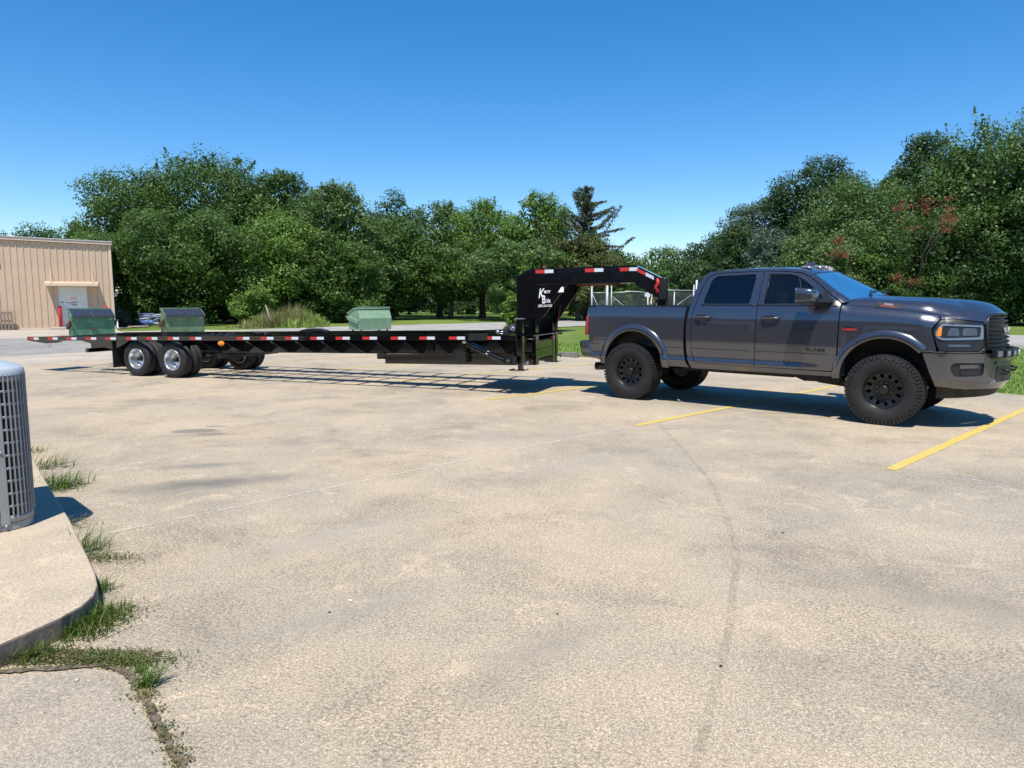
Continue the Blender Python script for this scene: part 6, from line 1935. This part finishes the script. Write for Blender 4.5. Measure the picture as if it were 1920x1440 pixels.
def blade_mesh(name, V, tone, odd, m, seg=3):
    n, kv = V.shape[0], V.shape[1]
    me = bpy.data.meshes.new(name)
    nf = seg
    me.vertices.add(n * kv); me.vertices.foreach_set('co', V.reshape(-1))
    li, ls, lt = [], [], []
    base = (np.arange(n) * kv)[:, None]
    quad = np.concatenate([np.array([2 * k, 2 * k + 1, 2 * k + 3, 2 * k + 2]) for k in range(seg - 1)] + [np.array([2 * seg - 2, 2 * seg - 1, 2 * seg])])
    idx = (base + quad[None]).reshape(-1).astype(np.int32)
    per = 4 * (seg - 1) + 3
    starts = np.concatenate([np.arange(0, 4 * (seg - 1), 4), [4 * (seg - 1)]])
    tot = np.array([4] * (seg - 1) + [3])
    me.loops.add(n * per); me.polygons.add(n * seg)
    me.loops.foreach_set('vertex_index', idx)
    me.polygons.foreach_set('loop_start', ((np.arange(n) * per)[:, None] + starts[None]).reshape(-1).astype(np.int32))
    me.polygons.foreach_set('loop_total', np.tile(tot, n).astype(np.int32))
    for nm, arr in (('tone', tone), ('odd', odd)):
        at = me.attributes.new(nm, 'FLOAT', 'FACE'); at.data.foreach_set('value', np.repeat(arr, seg).astype(np.float32))
    me.materials.append(m); me.update(calc_edges=True)
    return me
def grass_patch(name, label, poly, n, L, W, m, seed, lean=.5, edge=None):
    rng = np.random.default_rng(seed)
    xs = [p[0] for p in poly]; ys = [p[1] for p in poly]
    P = []
    while len(P) < n:
        q = rng.uniform([min(xs), min(ys)], [max(xs), max(ys)], (n * 3, 2))
        P += [p for p in q if inpoly(p, poly)]
    P = np.array(P[:n]); P = np.hstack([P, np.full((n, 1), -.06)])
    V = blades(rng, P, L * rng.uniform(.5, 1.4, n), W * rng.uniform(.7, 1.3, n), rng.uniform(.2, 1, n) * lean * 1.6, seg=2)
    o = link(name, blade_mesh(name, V, rng.uniform(0, 1, n), (rng.uniform(0, 1, n) < .15) * rng.uniform(.3, 1, n), m, 2))
    return tag(o, label, 'grass', None, 'stuff')
e0 = Vector((8.57, 12.37)); ed = Vector((-0.627, 0.779)); en = Vector((0.779, 0.627))
def EP(a, b_): q = e0 + ed * a + en * b_; return (q.x, q.y)
grass_patch('lawn_grass', 'short mown grass right of the parking lot beyond the front bumper', [EP(-5, -.03), EP(-5, 8), EP(2.5, 8), EP(2.5, -.03)], 62000, .085, .007, L_['grass'], 1)
grass_patch('lawn_grass', 'mown grass strip between the lot and the road, behind the truck', [EP(2.5, -.03), EP(2.5, 16), EP(16, 16), EP(16, -.03)], 56000, .10, .012, L_['grass'], 2)
grass_patch('lawn_grass', 'grass edge hanging over the concrete', [EP(-5, -.08), EP(-5, .12), EP(16, .12), EP(16, -.08)], 9000, .10, .007, L_['grass'], 4)
# tall pale grass clump with a leaning branch
def clump(name, label, px, D, w, ytop, n, m, seed, cat='grass clump', yspread=.8, Wd=.02, lean=.6):
    rng = np.random.default_rng(seed)
    rx = w / 1340 * D / 2
    K = rng.normal(size=(34, 3)) * np.array([rx * .55, yspread, 0]); j = rng.integers(0, 34, n); kh = rng.uniform(.45, 1.1, 34)
    P = K[j] + rng.normal(size=(n, 3)) * np.array([.16, .16, 0]); h = ZD(ytop, D)
    P[:, 2] = 0
    L = h * rng.uniform(.4, 1.25, n) * kh[j] * np.exp(-(P[:, 0] / rx) ** 2 * .7)
    V = blades(rng, P, L, np.full(n, Wd), rng.uniform(.1, 1, n) * lean)
    o = link(name, blade_mesh(name, V, rng.uniform(0, 1, n), (rng.uniform(0, 1, n) < .2) * 1.0, m), None, None, (XD(px, D), D, -.05))
    return tag(o, label, cat)
clump('tall_grass', 'tall pale green grass clump with dry seed heads at the foot of the trees', 540, 45.5, 120, 566, 5200, L_['dry'], 11)
clump('tall_grass', 'greener lower grass clump right of the tall pale one', 575, 44.5, 70, 580, 2600, L_['grass'], 12)
clump('tall_grass', 'dry straw coloured grass at the left foot of the tall clump', 478, 45, 60, 590, 1500, L_['dry'], 13)
tag(MB().tube([(0, 0, 0), (-.22, 0, .7), (-.42, .05, 1.35)], [.09, .07, .04], 8).build('dead_branch', M['wood'], None, 0, (XD(513, 44.2), 44.2, 0)), 'grey dead branch leaning in the tall grass', 'branch')
# weeds in the joints: (x, y, radius, blades, length, azimuth bias, label)
def tuft(x, y, r, n, L, W, label, seed, az=None, spread=1.6, kind='weed', elong=(1, 1), rot=0, mats=0, flat=0.0, z=0.003, odd=.18):
    rng = np.random.default_rng(seed)
    P = rng.normal(size=(n, 3)) * np.array([r * .5 * elong[0], r * .5 * elong[1], 0]); P[:, 2] = 0
    c, s_ = math.cos(rot), math.sin(rot)
    P[:, :2] = P[:, :2] @ np.array([[c, s_], [-s_, c]])
    a = rng.uniform(0, 2 * np.pi, n) if az is None else az + rng.normal(size=n) * spread * .5
    L = L * .78
    V = blades(rng, P, L * rng.uniform(.35, 1.3, n), W * rng.uniform(.6, 1.3, n), np.clip(rng.uniform(.15, 1.0, n) + flat, 0, 1.5), a)
    t = thing('weed_tuft', label, 'weed', (x, y, z), (0, 0, 0), 'weeds growing in the pavement joints')
    link('blades', blade_mesh('blades', V, rng.uniform(0, 1, n), (rng.uniform(0, 1, n) < odd) * rng.uniform(.4, 1, n), L_[kind]), None, t)['kind'] = 'stuff'
    if mats:
        Q = rng.normal(size=(mats, 3)) * np.array([r * .8 * elong[0], r * .5 * elong[1], .006]) ; Q[:, 2] = np.abs(Q[:, 2]) + .004
        Q[:, :2] = Q[:, :2] @ np.array([[c, s_], [-s_, c]])
        k = rng.normal(size=(mats, 3)) * .5; k[:, 2] = 1
        link('ground_leaves', leaves_mesh('ground_leaves', Q, unit(k), .0105 * rng.uniform(.6, 1.6, mats), .6, rng.uniform(0, 1, mats), (rng.uniform(0, 1, mats) < .3) * 1.0, L_['mat'], rng), None, t)['kind'] = 'stuff'
    return t
def gp_(x, y): return G(x, y)
W_ = [
 (2.5, None)]
q = gp_(62, 848); tuft(q[0], q[1], .16, 60, .14, .004, 'small yellowish tuft at the pad edge nearest the trailer', 21, az=.3, kind='dry', mats=60)
q = gp_(85, 876); tuft(q[0], q[1], .22, 110, .30, .004, 'sprawling dry grass tuft, second along the pad edge from the trailer', 22, az=.4, flat=.3, odd=.5)
q = gp_(112, 915); tuft(q[0] - .05, q[1], .22, 420, .20, .0042, 'thick green tuft beside the shadow of the air conditioner', 23, az=.5, flat=.1)
q = gp_(150, 985); tuft(q[0] - .08, q[1], .14, 60, .20, .003, 'thin dry creeping weed below the thick tuft, at the pad edge', 24, az=.3, flat=.5, kind='dry', odd=.6, mats=150)
q = gp_(182, 1035); tuft(q[0] - .1, q[1], .16, 130, .26, .003, 'long bladed tuft halfway down the pad edge', 25, az=.45, flat=.25)
q = gp_(195, 1048); tuft(q[0] - .03, q[1], .14, 60, .05, .003, 'flat leafy mat under the long bladed tuft', 26, mats=900, elong=(1.2, .7))
q = gp_(196, 1110); tuft(q[0] - .03, q[1], .09, 130, .12, .0032, 'small tuft at the rounded corner of the pad', 27, az=.6)
q = gp_(168, 1162); tuft(q[0] + .02, q[1] - .03, .14, 420, .15, .0035, 'biggest lush green tuft against the rounded corner of the pad', 28, az=-.3, spread=3.2, elong=(1.2, 1), mats=500)
q = gp_(115, 1195); tuft(q[0] + .02, q[1] + .03, .13, 420, .13, .0033, 'green tuft under the pad edge left of the biggest one', 29, az=-.9, spread=3, elong=(1.3, .8))
q = gp_(205, 1150); tuft(q[0], q[1], .12, 40, .05, .003, 'leafy creeping weed right of the biggest tuft', 30, mats=700, elong=(1, 1.2))
q = gp_(45, 1232); tuft(q[0] + .02, q[1], .11, 260, .11, .003, 'green tuft at the left edge below the pad side', 31, az=-.6, spread=3, elong=(1.3, .7))
q = gp_(95, 1238); tuft(q[0] + .05, q[1], .15, 34, .06, .003, 'creeping mat along the slab joint, left part', 32, mats=2600, elong=(1.8, .45), odd=.5)
q = gp_(165, 1232); tuft(q[0], q[1], .14, 36, .05, .003, 'creeping mat along the slab joint, right part', 33, mats=2400, elong=(1.6, .45), odd=.5)
q = gp_(235, 1245); tuft(q[0], q[1], .10, 110, .06, .0028, 'short green tuft where the slab joint turns', 34, az=.2, spread=3, elong=(1.6, .5), mats=500)
q = gp_(262, 1262); tuft(q[0], q[1], .045, 80, .055, .0028, 'small round tuft just past the turn of the joint', 35)
q = gp_(275, 1288); tuft(q[0], q[1], .05, 90, .15, .003, 'spiky tuft with long blades pointing right, on the diagonal joint', 36, az=.5, spread=1.2)
q = gp_(272, 1306); tuft(q[0], q[1], .05, 70, .05, .0025, 'withered little tuft below the spiky one', 37, kind='dry', odd=.6, mats=80)
for i, (x_, y_) in enumerate(((290, 1335), (303, 1365), (312, 1385), (325, 1410), (336, 1432))):
    q = gp_(x_, y_); tuft(q[0], q[1], .035, 16, .025, .0018, ['uppermost', 'second', 'third', 'fourth', 'lowest'][i] + ' of the five dry wisps in the joint at the bottom edge', 40 + i, kind='dry', mats=70, odd=.7)
# pebbles and small litter
for i, (x_, y_, r_, lb, mm) in enumerate(((143, 1277, .011, 'pale pebble on the near slab', 'apron'), (657, 1127, .009, 'tiny white pebble in the middle of the lot', 'white'), (1352, 1250, .007, 'dark speck of grit on the tyre mark', 'blackp'), (618, 1149, .006, 'dark crumb left of the white pebble', 'blackp'), (1467, 1000, .008, 'small dark crumb right of the tyre mark', 'blackp'), (1045, 1152, .006, 'dark crumb right of the white pebble', 'blackp'))):
    q = gp_(x_, y_)
    o = lumpy('pebble', M[mm], None, r_, (0, 0, 0), (1.2, .9, .7), 50 + i, 2); o.location = (q[0], q[1], r_ * .5)
    tag(o, lb, 'pebble')
